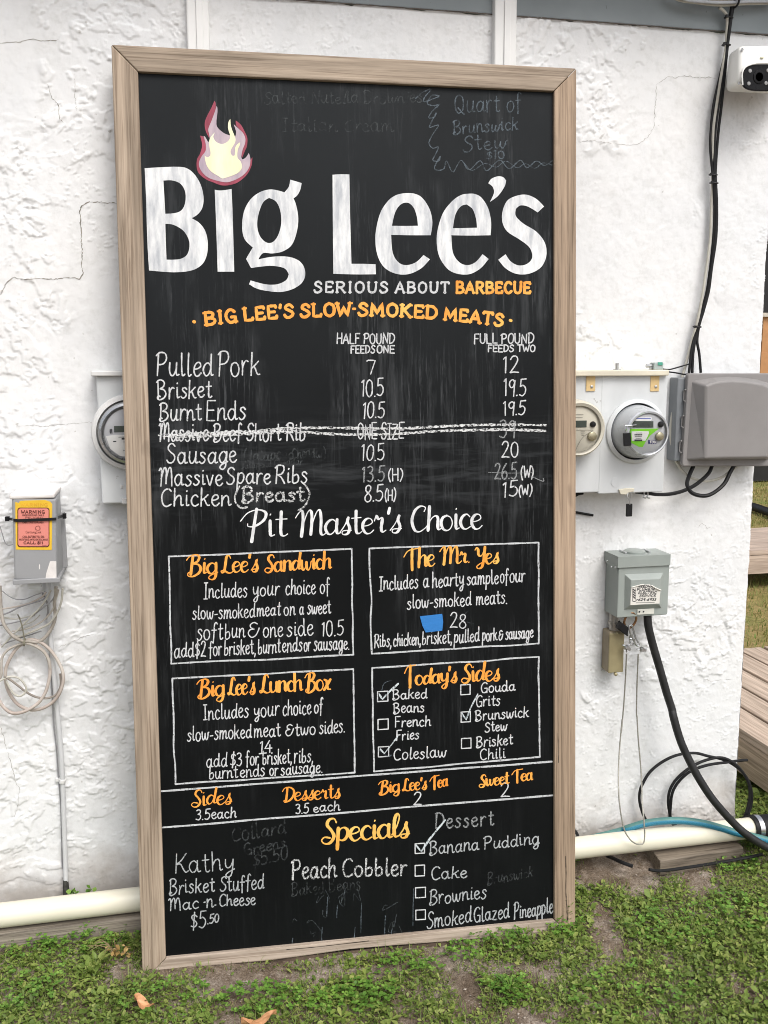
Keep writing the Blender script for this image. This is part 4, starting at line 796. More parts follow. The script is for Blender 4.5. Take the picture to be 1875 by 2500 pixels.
mb = MB(); mb.tube([(cf[0] - .050, cf[1] - .004, cf[2] + .001), (cf[0] - .050, cf[1] - .006, cf[2] + .012), (cf[0] - .046, cf[1] - .006, cf[2] + .012), (cf[0] - .046, cf[1] - .004, cf[2] + .001)], .0012, 6, 1); mb.build('pointer', m_ink, mt, OFF)
mb = MB()
for k, (x0_, z0_, w_, h_) in enumerate(((-.030, -.010, .028, .0012), (-.022, -.016, .020, .004), (-.018, -.023, .016, .0012), (-.044, -.022, .008, .003), (-.014, -.030, .012, .0012), (-.020, -.046, .016, .001))):
    mb.box((cf[0] + x0_, cf[1] - .0042 - k * 1e-4, cf[2] + z0_), (cf[0] + x0_ + w_, cf[1] - .0035, cf[2] + z0_ + h_))
mb.build('face_print', m_ink, mt, OFF)

# ---- double meter box right of the board
a = WP(1330, 1201, .1); OFF = np.array([a[0], 0, a[2]])
t_ = thing('meter_box', OFF, 'double white electric meter box with two round meters right of the chalkboard', 'meter box')
mb = MB(); bx(mb, 1316, 916, 1465.5, 1201.5, 0, .10); mb.build('left_cover', m_gal, t_, OFF, .003)
mb = MB(); bx(mb, 1469.5, 916, 1619, 1200.5, 0, .101); mb.build('right_cover', m_gal, t_, OFF, .003)
mb = MB(); bx(mb, 1466, 917, 1469, 1201, 0, .094); mb.build('gap_rail', M('seam_grey', (.22, .22, .22), .6), t_, OFF)
mb = MB(); bx(mb, 1300, 905, 1634, 917, -.002, .118); mb.build('top_flange', m_cream, t_, OFF, .003)
for i, (x0, y0, x1, y1) in enumerate(((1432, 918, 1453, 955), (1589, 918, 1609, 955.5))):
    mb = MB(); bx(mb, x0, y0, x1, y1, .101, .1035); hb = mb.build('hinge_tab', M('tab_tan', srgb(205, 178, 128), .6, .08, 30), t_, OFF, .001)
    c2 = WP((x0 + x1) / 2 + 2, y0 + 26, .1035); MB().lathe(c2, [(.001, -.003), (.004, -.002), (.005, 0)], 12).build('screw', m_steel, hb, OFF)
mb = MB(); c2 = WP(1503, 1177, .101); disc(mb, c2, .015, .0012); c2 = WP(1430, 1180, .1); mb.build('knockout', m_gal, t_, OFF)
c2 = WP(1506, 905, .06); MB().lathe((c2[0], c2[1], c2[2]), [(.012, 0), (.012, .004), (.005, .0045), (.005, .022), (.001, .0222)], 14, 'z').build('bolt', m_steel, t_, OFF)
# latch and hanging seal tag
mb = MB(); fr(mb, [(1511, 1195), (1530, 1192), (1549, 1192), (1549, 1200), (1535, 1203), (1530, 1208), (1515, 1207)], .101, .108); mb.build('latch', m_cream, t_, OFF, .002)
mb = MB(); mb.tube(path([(1538, 1200, .105), (1541, 1209, .107), (1538, 1220, .106), (1537, 1232, .106)]), .0013, 6); mb.tube(path([(1534, 1202, .105), (1531, 1212, .107), (1536, 1222, .106), (1538, 1232, .106)]), .0013, 6); mb.build('seal_wire', m_steel, t_, OFF)
mb = MB(); bx(mb, 1530.5, 1230.5, 1543.5, 1261, .100, .107); mb.build('seal_tag', m_blackm, t_, OFF, .0015)
mb = MB()
for x_ in (1572, 1581): mb.tube(path([(x_, 1200, .07), (x_ + 1, 1208, .07), (x_ - 2, 1214, .07), (x_ + 5, 1216, .07)]), .0022, 6, 2)
mb.build('clamp_screw', m_steel, t_, OFF)
# beige meter (left bay)
c_ = WP(1396, 1044, .10)
mt = MB().lathe(c_, [(.001, -.002), (.084, -.002), (.082, -.03), (.079, -.045), (.001, -.045)], 56).build('meter', m_beigem, t_, OFF); tag(mt, 'beige round meter')
cf = c_ + np.array([0, -.046, 0])
MB().lathe(cf, [(.066, .001), (.078, .001), (.0795, -.006), (.074, -.013), (.066, -.009)], 56, ring=True).build('meter_cover_ring', m_beigem, mt, OFF)
disc(MB(), cf + np.array([0, -.0006, 0]), .066, .002, 48).build('meter_face', m_beigem, mt, OFF)
DF = .1489
mb = MB(); bx(mb, 1380, 1027.5, 1432, 1043, DF - .001, DF + .0015); mb.build('display', m_lcd, mt, OFF)
c2 = WP(1447, 1036, DF); MB().lathe(c2, [(.009, 0), (.0085, -.004), (.006, -.008), (.001, -.009)], 20).build('button', m_blackm, mt, OFF)
c2 = WP(1444, 1065, DF); MB().lathe(c2, [(.013, 0), (.013, -.008), (.010, -.010), (.001, -.010)], 24).build('port_knob', M('brass_port', (.42, .38, .26), .35, .2, 80, metal=.6), mt, OFF)
pn = Pen(lambda x, y, l: WP(x, y, DF + .0005 + l)); pn.stroke([(1380, 1050), (1448, 1050)], 1.0, None, False)
for y_, x0, x1 in ((1012, 1392, 1424), (1019, 1395, 1422), (1054, 1390, 1400), (1054, 1418, 1428), (1059, 1419, 1427), (1063, 1420, 1426)): pn.stroke([(x0, y_), (x1, y_)], 1.3, None, False)
pn.stroke([(1448, 1051), (1425, 1066), (1412, 1085), (1404, 1103)], 1.0); pn.done('face_print', M('beige_ink', (.25, .24, .2), .7), mt, OFF)
dome(cf + np.array([0, .001, 0]), .066, .020, mt, OFF)
# grey meter with the green label (right bay)
c_ = WP(1552, 1053, .101)
MB().lathe(c_, [(.086, .001), (.094, 0), (.095, -.006), (.090, -.011), (.084, -.012), (.083, .001)], 56, ring=True).build('meter_ring', m_gal, t_, OFF)
disc(MB(), c_ + np.array([0, 0, 0]), .083, .002, 48).build('meter_socket', m_black, t_, OFF)
mt = MB().lathe(c_, [(.001, -.003), (.079, -.003), (.078, -.010), (.074, -.045), (.068, -.058), (.066, -.070), (.001, -.070)], 64).build('meter', M('meter_body_grey', (.44, .46, .48), .3, .06, 10), t_, OFF); tag(mt, 'grey round meter with a green label')
cf = c_ + np.array([0, -.070, 0])
MB().lathe(cf, [(.058, .0005), (.0665, .0005), (.067, -.004), (.063, -.009), (.058, -.007)], 64, ring=True).build('meter_cover_ring', M('cover_ring', (.62, .64, .67), .14, .06, 10, metal=.35), mt, OFF)
disc(MB(), cf + np.array([0, -.0012, 0]), .058, .002, 48).build('meter_face', m_lgrey, mt, OFF)
DF = .1746; fm = lambda x, y, l: WP(x, y, DF + l)
zm = zz(1400, 880, .18081)
def plate(pts, name, mat, d=.0006, th=.0006):
    mb = MB(); fr(mb, pts, DF - .001, DF + d); return mb.build(name, mat, mt, OFF)
plate(zm('800,820 1080,820 1080,905 805,905'), 'display', m_lcd, .0016)
Pen(lambda x, y, l: WP(x, y, DF + .0016 + l)).text('0070', [(1564, 1040), (1588, 1040)], 8, 1.3, SF).done('display_digits', m_ink, mt, OFF)
plate(zm('825,785 840,768 1055,768 1058,800 1045,815 840,815'), 'name_plate', m_paper, .0008)
plate(zm('715,925 1155,920 1040,1010 985,1080 935,1170 880,1165 780,1110 715,970'), 'green_label', M('label_green', srgb(118, 198, 40), .5, .05, 30), .0006)
plate(zm('785,958 1015,955 1018,985 1000,1030 970,1085 790,1085'), 'white_label', m_paper, .0012)
plate(zm('1012,1075 1120,1075 1120,1125 1012,1125'), 'purple_sticker', M('label_purple', srgb(52, 48, 110), .5, .05), .0007)
Pen(lambda x, y, l: WP(x, y, DF + .0008 + l)).text('TOU', [(1585.5, 1082), (1601, 1082)], 6, 1.5, SF, slant=.12).done('sticker_text', m_paper, mt, OFF)
pn = Pen(lambda x, y, l: WP(x, y, DF + .0013 + l))
for k in range(14): pn.stroke([(1550 + k * 1.35, 1059.5), (1550 + k * 1.35, 1063)], .7 + .5 * (k % 3 == 0), None, False, cap=False)
for y_, x0, x1, w_ in ((1057, 1552, 1568, .8), (1066, 1550, 1567, 1.2), (1070, 1552, 1566, .8), (1075, 1549, 1568, 4.2)): pn.stroke([(x0, y_), (x1, y_)], w_, None, False, cap=False)
pn.done('label_print', m_ink, mt, OFF)
Pen(lambda x, y, l: WP(x, y, DF + .0009 + l)).stroke([(1553, 1021.5), (1588, 1021.5)], 2.2, None, False).done('name_print', M('blue_ink', srgb(90, 100, 170), .6), mt, OFF)
c2 = WP(1612.5, 1036, DF); MB().lathe(c2, [(.009, 0), (.0085, -.004), (.006, -.009), (.001, -.010)], 20).build('button', m_blackm, mt, OFF)
c2 = WP(1608.5, 1065, DF); MB().lathe(c2, [(.012, 0), (.012, -.008), (.009, -.010), (.001, -.010)], 24).build('port_knob', bpy.data.materials['brass_port'], mt, OFF)
mb = MB(); mb.tube(path([(1526, 1039, DF + .006), (1540, 1039, DF + .008), (1553, 1037, DF + .004)]), .0022, 8, 2); mb.tube(path([(1527, 1040, DF + .006), (1527, 1050, DF + .008), (1530, 1060, DF + .006)]), .0012, 6, 2); mb.build('lock_wire', m_steel, mt, OFF)
mb = MB(); fr(mb, zm('680,985 775,975 785,1150 690,1160'), DF + .002, DF + .010); mb.build('seal_tag', m_blackm, mt, OFF, .001)

dome(cf, .058, .018, mt, OFF)
# ---- coax splitter on top of the meter box, cables to the bundle
a = WP(1600, 905, .08); OFF = a.copy()
t_ = thing('cable_splitter', a, 'small grey coax cable splitter resting on the flange of the double meter box', 'splitter')
mb = MB(); bx(mb, 1597, 885, 1620, 903, .055, .085); mb.build('body', M('splitter_grey', (.33, .38, .37), .5, .1, 30), t_, OFF, .003)
mb = MB()
for x0, x1, y_ in ((1578, 1600, 893), (1586, 1600, 899)):
    p0, p1 = WP(x0, y_, .072), WP(x1, y_, .072); mb.tube([p0, (p0 + p1) / 2, p1], [.006, .0045, .0055], 10, 1)
mb.build('connector', m_steel, t_, OFF)
mb = MB(); bx(mb, 1607, 884, 1618, 892, .083, .0875); mb.build('corner_tag', M('splitter_green', srgb(70, 150, 130), .5), t_, OFF, .001)
mb = MB(); mb.tube(path([(1619, 901, .07), (1635, 902, .06), (1658, 896, .04), (1682, 889, .03)]), .0022, 7); tag(mb.build('cable', m_black, None, WP(1640, 900, .06)), 'thin black wire from the splitter up to the cable bundle', 'cable', 'cables on the white wall')
mb = MB(); mb.tube(path([(1634, 908, .06), (1655, 911, .05), (1672, 914, .04), (1684, 911, .04)]), .0022, 7); tag(mb.build('cable', m_black, None, WP(1650, 911, .05)), 'thin black wire from the meter box flange to the grey utility enclosure', 'cable', 'cables on the white wall')

# ---- large grey plastic enclosure
a = WP(1667, 1138, .05); OFF = np.array([a[0], 0, a[2]])
t_ = thing('utility_enclosure', OFF, 'large grey plastic utility enclosure with bulging lid at the wall corner', 'enclosure')
m_pl = M('enclosure_grey', srgb(133, 130, 129), .55, .07, 7, bmp=.12, bscale=260); m_pl2 = M('enclosure_base_grey', srgb(120, 124, 128), .55, .08, 9)
mb = MB(); bx(mb, 1655, 922, 1862, 1120, 0, .05); mb.build('base', m_pl2, t_, OFF, .004)
mb = MB(); fr(mb, [(1684, 911.5), (1882, 911.5), (1886, 916), (1880, 1134), (1875, 1138.5), (1669, 1138.5), (1666, 1134), (1680, 916)], .05, .068); lid = mb.build('lid', m_pl, t_, OFF, .003)
inn = [(1711, 1117), (1862, 1114), (1868, 945), (1850, 937), (1815, 931), (1776, 928), (1740, 931), (1712, 940)]
out = [(1676, 1124), (1877, 1122), (1880, 936), (1850, 927), (1815, 921.5), (1776, 919.5), (1740, 922), (1690, 930)]
A = [WP(*p, .068) for p in out]; B_ = [WP(p[0] + 12, p[1] + (p[1] - 872) * .012, .112) for p in inn]; n_ = len(A)
mb = MB(); mb.add(A + B_, [tuple(range(n_, 2 * n_))] + [(i, (i + 1) % n_, (i + 1) % n_ + n_, i + n_) for i in range(n_)]); mb.build('bulge', m_pl, lid, OFF, .006, 3)
for i, y_ in enumerate((965, 1029, 1090)):
    x_ = 1671 - i * 5.0; mb = MB(); mb.tube(path([(x_ + 3, y_ - 14, .071), (x_ - 1, y_ - 12, .055), (x_ - 2, y_ + 12, .055), (x_ + 2, y_ + 15, .071)]), .0022, 6, 1); mb.build('hinge', m_pl, t_, OFF)

# ---- cables of the enclosure and the bundle
def cable(pts, r, mat, label, name='cable', cat='cable', group='cables on the white wall', seg=8, n=6):
    P = [np.array(p) for p in pts]; mb = MB(); mb.tube(P, r, seg, n); return tag(mb.build(name, mat, None, P[len(P) // 2]), label, cat, group)
m_wcab = M('white_cable', (.48, .465, .41), .5, .1, 30); m_tan = M('tan_cable', (.37, .33, .28), .55, .2, 14, col2=(.52, .48, .43))
m_pinkc = M('faded_cable', (.43, .345, .30), .55, .15, 10, col2=(.56, .51, .46)); m_greyc = M('grey_cable', (.27, .27, .28), .55, .2, 20)
z5 = zz(1475, 0, .24111); z6 = zz(1640, 560, .31629)
L0 = z5('1290,60 1272,180 1255,330 1240,460 1180,740 1110,1050 1082,1300 1076,1500 1095,1720 1105,1800 1118,2074') + z6('322,60 296,300 270,480 228,640 200,740 170,850 150,960 133,1110')
cable(deep(L0, [.03, .02, .03, .02, .035]), .0042, m_black, 'leftmost black cable of the bundle running down the wall right of the chalkboard')
L1 = z5('1300,60 1280,180 1262,330 1246,460 1205,740 1160,1050 1128,1300 1115,1500 1112,1720 1118,1800 1132,2074') + z6('335,60 303,300 278,480 236,640 206,740 182,850 165,960 158,1110')
cable(deep(L1, [.034, .026, .03, .026, .035]), .0042, m_black, 'middle black cable of the bundle running down the wall right of the chalkboard')
L2 = z5('1312,60 1288,180 1268,330 1250,460 1222,740 1190,1050 1160,1300 1142,1500 1128,1720 1128,1800 1140,2074') + z6('342,60 308,300 284,480 242,640 212,740 196,860 212,960 224,1108')
cable(deep(L2, [.028, .02, .022, .02, .035]), .0042, m_black, 'rightmost black cable of the bundle, swinging out above the utility enclosure')
L3 = z5('1170,78 1210,110 1242,160 1246,240 1240,330 1235,460 1190,740 1140,1050 1105,1300 1098,1500 1100,1720 1098,1800 1090,2000') + z6('298,60 288,150 268,300 238,500 212,640 188,750 150,880 120,1000 92,1100 62,1200 25,1320 2,1440 -10,1560 5,1700 45,1810 110,1890 190,1930 280,1942 370,1920 430,1885 500,1828')
cable(deep(L3, [.034, .025, .028, .022, .03, .02, .02, .03, .04]), .0042, m_wcab, 'long off-white cable that loops below the grey utility enclosure')
cable(deep(z6('65,1210 48,1330 32,1440 25,1560 30,1650 34,1720'), [.03, .03]), .003, m_black, 'short black cable down the left side of the grey utility enclosure')
def tie(x, y, d, rx=7):
    mb = MB(); p = WP(x, y, d); mb.tube([p + np.array([math.cos(a) * rx * .0012, math.sin(a) * .011, .0012 * math.sin(a)]) for a in np.linspace(0, 2 * math.pi, 13)[:-1]], .0022, 6, 1, closed=True)
    mb.box((p[0] - .011, p[1] - .013, p[2] - .003), (p[0] - .004, p[1] - .007, p[2] + .003)); tag(mb.build('cable_tie', m_blackm, None, p), None, 'cable tie', 'cable ties round the wall cables'); return bpy.data.objects[-1]
for x, y, d, s in ((1779, 43, .03, 'upper'), (1773, 110, .028, 'x'), (1741, 427, .03, 'x'), (1743, 447, .03, 'x'), (1702, 798, .035, 'x')):
    p = WP(x, y, d); mb = MB(); mb.tube([p + np.array([math.cos(a) * .0115, math.sin(a) * .0115, .0014 * math.sin(a)]) for a in np.linspace(0, 2 * math.pi, 15)[:-1]], .0022, 6, 1, closed=True)
    mb.box((p[0] - .016, p[1] - .015, p[2] - .0035), (p[0] - .009, p[1] - .008, p[2] + .0035))
    tag(mb.build('cable_tie', m_blackm, None, p), {43: 'black cable tie just below the fascia on the cable bundle', 110: 'black cable tie on the bundle beside the security camera', 427: 'upper of two close black cable ties halfway down the bundle',
        447: 'lower of two close black cable ties halfway down the bundle', 798: 'black cable tie on the bundle just above the utility enclosure'}[y], 'cable tie', 'cable ties round the wall cables')
cable(deep(z5('640,-60 760,0 900,22 1100,46 1240,50 1400,38 1560,32 1720,30'), [.03, .04, .03]), .0045, m_wcab, 'lowest white cable slung along the grey fascia')
cable(deep(z5('680,-70 840,-2 1000,16 1180,26 1350,20 1560,12 1720,14'), [.045, .05, .04]), .0042, M('blue_white_cable', (.50, .53, .57), .5, .1, 20), 'middle pale blue white cable slung along the grey fascia')
cable(deep(z5('800,-60 960,-8 1120,6 1330,4 1500,-6 1720,-8'), [.03, .03]), .004, m_pinkc, 'top faded reddish cable slung along the grey fascia')
p = WP(1797, 6, .045); mb = MB(); mb.tube([p + np.array([.002 * math.sin(a), math.cos(a) * .016, math.sin(a) * .013]) for a in np.linspace(0, 2 * math.pi, 15)[:-1]], .003, 6, 1, closed=True); tag(mb.build('cable_tie', m_blackm, None, p), 'black cable tie holding the white cables on the fascia', 'cable tie', 'cable ties round the wall cables')
z2 = zz(1375, 850, .30139)
cable(deep(z2('1055,955 1030,1010 1005,1080 1008,1120 1040,1170 1110,1195 1180,1190 1250,1150 1310,1090 1350,1010 1385,950'), [.04, .06, .07, .05]), .0062, m_black, 'black cable hanging in a loop below the grey utility enclosure')
cable(deep(z2('1205,955 1180,1010 1120,1070 1050,1120 960,1160 860,1182 760,1184 680,1175 590,1164'), [.04, .06, .05, .06]), .0058, m_black, 'black cable from the utility enclosure to the bottom of the meter box')
cable(deep(z2('88,1200 120,1180 160,1172'), [.05, .05]), .0055, m_black, 'black cable end just under the left bay of the double meter box')
cable(deep(z2('60,1322 150,1338 242,1354'), [.006, .01]), .0038, m_black, 'short black cable stub on the bare wall below the double meter box')

# ---- security camera
a = WP(1850, 240, .03); OFF = a.copy()
t_ = thing('security_camera', a, 'white security camera with black lens window below the fascia', 'security camera')
m_cam = M('camera_white', (.82, .82, .79), .35, .03, 6); m_cams = M('camera_glass', (.006, .006, .007), .3, .2, 20, spec=.15)
F4 = [WP(1800, 206, .13), WP(1945, 206, .13), WP(1945, 108, .13), WP(1803, 110, .13)]; B4 = [WP(1768, 226, .035), WP(1915, 235, .035), WP(1920, 130, .035), WP(1778, 128, .035)]
mb = MB(); mb.hexa(F4 + B4); mb.build('housing', m_cam, t_, OFF, .016, 5, smooth=True)
c2 = WP(1835, 170, .0); MB().lathe(c2, [(.001, -.04), (.050, -.04), (.056, -.02), (.056, .0)], 32).build('mount', M('mount_grey', (.55, .55, .54), .5), t_, OFF)
mb = MB(); se = [(1870 + 58 * math.copysign(abs(math.cos(a)) ** .6, math.cos(a)), 189 + 33 * math.copysign(abs(math.sin(a)) ** .6, math.sin(a))) for a in np.linspace(0, 2 * math.pi, 33)[:-1]]
fr(mb, se, .128, .1355); win = mb.build('lens_window', m_cams, t_, OFF, .002)
mb = MB(); P_ = path([(x, y, .139) for x, y in ((1813, 208), (1812, 180), (1820, 164), (1840, 156), (1870, 154), (1910, 155))]); mb.tube(P_, .0022, 6); mb.build('visor_edge', m_cam, t_, OFF)
for x, y in ((1831, 173), (1828, 204), (1875, 172), (1870, 203)):
    MB().lathe(WP(x, y, .1355), [(.0055, 0), (.005, -.0015), (.001, -.002)], 16).build('infrared_lamp', M('lamp_grey', (.28, .28, .28), .3), win, OFF)
MB().lathe(WP(1853, 188, .1355), [(.019, 0), (.018, -.002), (.012, -.0025), (.011, .001), (.001, .0005)], 28).build('lens', m_cams, win, OFF)
for x, y in ((1812, 121), (1804, 203)): MB().lathe(WP(x, y, .131), [(.0042, 0), (.004, -.0015), (.001, -.001)], 12).build('screw', m_dgrey, t_, OFF)
MB().lathe(WP(1860, 141, .131), [(.006, .001), (.005, -.002), (.001, -.003)], 12, sx=1.0, sz=.5).build('sensor', M('sensor_cream', (.6, .6, .45), .4), t_, OFF)

# ---- grey outlet box, its lock, the conduit body below
a = WP(1510, 1500, .09); OFF = np.array([a[0], 0, a[2]])
t_ = thing('outlet_box', OFF, 'grey green weatherproof outlet box with a torn white service sticker', 'outlet box')
m_ob = M('outlet_green_grey', srgb(146, 153, 149), .45, .08, 7, bmp=.06, bscale=50, speck=(70, .76, (.12, .12, .11)))
mb = MB(); bx(mb, 1511, 1366, 1630, 1501, 0, .090); mb.build('case', m_ob, t_, OFF, .003)
A1, A2 = WP(1508.5, 1359, .094), WP(1636, 1380, .094); zt, zb = A1[2], A2[2]
mb = MB(); mb.box((A1[0], -.0955, zb), (A2[0], -.0905, zt)); mb.box((A1[0], -.0905, zt - .004), (A2[0], 0, zt))
for xs_ in (A1[0], A2[0] - .0015): mb.add([(xs_, -.0905, zt - .004), (xs_, -.0905, zt - .058), (xs_, 0, zt - .030), (xs_, 0, zt - .004), (xs_ + .0015, -.0905, zt - .004), (xs_ + .0015, -.0905, zt - .058), (xs_ + .0015, 0, zt - .030), (xs_ + .0015, 0, zt - .004)],
    [(0, 1, 2, 3), (7, 6, 5, 4), (0, 4, 5, 1), (1, 5, 6, 2), (2, 6, 7, 3), (3, 7, 4, 0)])
hood = mb.build('hood', m_ob, t_, OFF, .001)
MB().lathe(((A1[0] + A2[0]) / 2 - .008, -.045, zt), [(.033, 0), (.033, .005), (.028, .008), (.001, .008)], 32, 'z').build('hub_plate', m_ob, hood, OFF)
mb = MB()
for dx in (-.048, .030): mb.box(((A1[0] + A2[0]) / 2 + dx, -.062, zt), ((A1[0] + A2[0]) / 2 + dx + .007, -.022, zt + .006))
mb.build('hub_strap', m_steel, hood, OFF, .001)
outr = [(1523.8, 1488.5), (1614.7, 1484.5), (1619.4, 1398), (1525.4, 1402)]; innr = [(1539, 1478), (1609, 1475), (1612, 1413), (1541, 1416)]
mb = MB(); A = [WP(*p, .0902) for p in outr]; B_ = [WP(*p, .106) for p in innr]; mb.add(A + B_, [(4, 5, 6, 7)] + [(i, (i + 1) % 4, (i + 1) % 4 + 4, i + 4) for i in range(4)]); door = mb.build('raised_panel', m_ob, t_, OFF, .0015)
mb = MB(); fr(mb, [(1541.8, 1435), (1563, 1429), (1585, 1426.6), (1592, 1430), (1613, 1440), (1611, 1458), (1610, 1473.5), (1575, 1475), (1539, 1477.5), (1540, 1455)], .106, .1068)
stk = mb.build('service_sticker', M('sticker_white', (.70, .68, .63), .6, .05, 20), door, OFF)
pn = Pen(lambda x, y, l: WP(x, y, .1069 + l), .0003)
for tx, x0, x1, y_, c_ in (('NEEDHA', 1557, 1593, 1434.6, 5.6), ('PLUMBIN', 1555, 1597, 1442.3, 6), ('ELECTRIC', 1558, 1602, 1450, 6), ('SERVICE', 1560.5, 1600.5, 1457.7, 6), ('629-6933', 1558, 1601, 1466.8, 5.6)):
    pn.text(tx, [(x0, y_), (x1, y_ - .4)], c_, 1.35, SF, gap=1.2, jit=.02, slant=.16)
pn.stroke([(1553, 1471.5), (1598, 1470.8)], .8, None, False)
for k in range(4): pn.stroke([(1545.5, 1438 + k * 6), (1551, 1443 + k * 6)], 2.6, None, False, cap=False)
pn.stroke([(1544.5, 1437), (1544.5, 1466)], .7, None, False).stroke([(1551.8, 1437), (1551.8, 1464)], .7, None, False).stroke([(1544, 1467), (1550, 1468.5), (1555, 1464), (1558, 1464)], 1.6)
pn.done('sticker_print', m_ink, door, OFF)
mb = MB(); mb.tube(path([(1541.5, 1434, .1075), (1562, 1428.5, .110), (1572, 1427, .109)]), .0016, 6); mb.build('torn_edge', stk.data.materials[0], door, OFF); mb = MB(); mb.tube(path([(1590, 1429, .108), (1602, 1436, .111), (1613.5, 1441, .108)]), .0022, 6); mb.build('torn_edge', stk.data.materials[0], door, OFF)
mb = MB(); bx(mb, 1556.5, 1488, 1597, 1498.5, .0905, .0935); lp = mb.build('latch_plate', M('latch_cream', (.62, .62, .56), .5), t_, OFF, .0008)
mb = MB(); disc(mb, WP(1561, 1493.5, .0936), .0028, .001, 10); disc(mb, WP(1571, 1493, .0936), .0026, .001, 10); mb.build('rivet', m_ink, lp, OFF)
for x, y in ((1505, 1387), (1493, 1389), (1479, 1382)):
    c2 = np.array([A1[0], -.02 - (1505 - x) / 37 * .0, 0])
mb = MB()
for yy, z_ in ((-.080, zt - .036), (-.055, zt - .040), (-.022, zt - .028)): mb.lathe((A1[0], yy, z_), [(.001, -.0025), (.003, -.002), (.0035, 0)], 10, 'x')
mb.build('side_screw', m_steel, t_, OFF)
# conduit body
a = WP(1490, 1642, .055); OFF = np.array([a[0], 0, a[2]])
t_ = thing('conduit_body', OFF, 'tarnished beige metal conduit body below the grey outlet box', 'conduit fitting')
m_cb = M('conduit_tan', srgb(150, 140, 108), .4, .12, 8, metal=.35, col2=srgb(168, 158, 124)); m_cb2 = M('conduit_tan_side', srgb(146, 134, 112), .5, .15, 12, metal=.2, speck=(30, .66, srgb(120, 84, 60)))
mb = MB(); bx(mb, 1488, 1543, 1522, 1641, .0, .053); mb.build('housing', m_cb2, t_, OFF, .006, 3)
mb = MB(); bx(mb, 1488.5, 1547, 1521.5, 1641, .053, .058); mb.build('cover_plate', m_cb, t_, OFF, .0025)
mb = MB(); MBp = WP(1506, 1545, .053); mb.lathe(WP(1506, 1546, .0535), [(.005, 0), (.0045, -.004), (.001, -.006)], 14); mb.lathe(WP(1502, 1645, .05), [(.006, 0), (.0055, -.006), (.001, -.009)], 14); mb.build('screw', m_cb, t_, OFF)
p0, p1 = WP(1499, 1545, .03), WP(1499, 1492, .03); mb = MB(); mb.tube([p0, p0 * .6 + p1 * .4, p0 * .58 + p1 * .42, p0 * .45 + p1 * .55, p0 * .43 + p1 * .57, p1], [.016, .016, .0185, .0185, .015, .015], 20, 1); mb.build('pipe_nipple', M('nipple', (.42, .40, .37), .4, .2, 30, metal=.6, speck=(25, .62, srgb(130, 80, 50))), t_, OFF)
# padlock
zl = zz(1400, 1320, .15672)
a = WP(1522, 1538, .075); OFF = a.copy()
t_ = thing('padlock', a, 'black padlock with a rusty shackle hanging from the grey outlet box', 'padlock')
mb = MB(); fr(mb, zl('745,1268 860,1352 852,1498 688,1376'), .064, .084); mb.build('lock_body', m_blackm, t_, OFF, .0025)
mb = MB(); mb.tube(deep(zl('800,1310 790,1265 815,1195 860,1140 915,1122 960,1150 978,1205 965,1260 925,1325 870,1365'), [.074, .078, .088, .086, .078, .074]), .0036, 10); mb.build('shackle', M('rusty_steel', srgb(140, 104, 72), .45, .3, 50, metal=.7), t_, OFF)
# cable sling
a = WP(1545, 1600, .07); OFF = a.copy()
t_ = thing('wire_rope', a, 'thin steel wire rope sling clipped to the padlock and hanging down to the white pipe', 'wire rope')
zr = zz(1375, 1300, .30139); zq = zz(1375, 1750, .30139)
m_rope = M('wire_rope_steel', (.36, .35, .31), .45, .25, 200, metal=.5, bmp=.5, bscale=700)
mb = MB(); mb.tube(deep(zr('513,985 506,1150 490,1400 470,1620') + zq('478,20 457,250 447,480 455,690 488,890 535,985 590,1028 640,1030 655,1012'), [.08, .05, .04, .06, .12, .15, .15, .15]), .0023, 8); mb.build('left_strand', m_rope, t_, OFF)
mb = MB(); mb.tube(deep(zr('608,985 603,1100 596,1300 594,1480') + zq('598,0 608,180 628,400 636,560 640,700 652,820 660,940 656,1015'), [.08, .05, .04, .05, .09, .14, .15]), .0023, 8); mb.build('right_strand', m_rope, t_, OFF)
for (cx_, cy2, rot_) in ((1530, 1580, -.25), (1567, 1585, .2)):
    mb = MB(); p = WP(cx_, cy2, .078); cc, ss = math.cos(rot_), math.sin(rot_)
    def rp(x, y, z): return p + np.array([x * cc - z * ss, y, x * ss + z * cc])
    mb.tube([rp(-.016, 0, .004), rp(.012, 0, -.002)], .0032, 8, 1); mb.tube([rp(-.006, 0, -.006), rp(.017, .002, -.004)], .003, 8, 1); mb.lathe(rp(0, -.004, 0), [(.008, .008), (.008, .0), (.006, -.005), (.001, -.005)], 12); mb.lathe(rp(.008, -.003, -.004), [(.005, .006), (.005, -.004), (.001, -.004)], 6)
    mb.build('rope_clip', m_steel, t_, OFF)
mb = MB(); mb.tube(deep(zl('878,1318 915,1330 935,1400 960,1490 1000,1570 1022,1615 1000,1640 965,1610 930,1540 890,1450 868,1370'), [.085, .078, .08, .085]), .0030, 8, 5, closed=True); mb.build('quick_link', m_steel, t_, OFF)
mb = MB()
for pts in ('895,1455 920,1480 918,1530 895,1540 880,1505', '885,1530 935,1525 955,1570 930,1610 895,1625 880,1570'): mb.tube(deep(zl(pts), [.082, .074]), .0022, 7, 4, closed=True)
mb.tube(deep(zl('895,1610 850,1640 830,1690 825,1740'), [.08, .08]), .0022, 7); mb.build('chain_link', m_steel, t_, OFF)
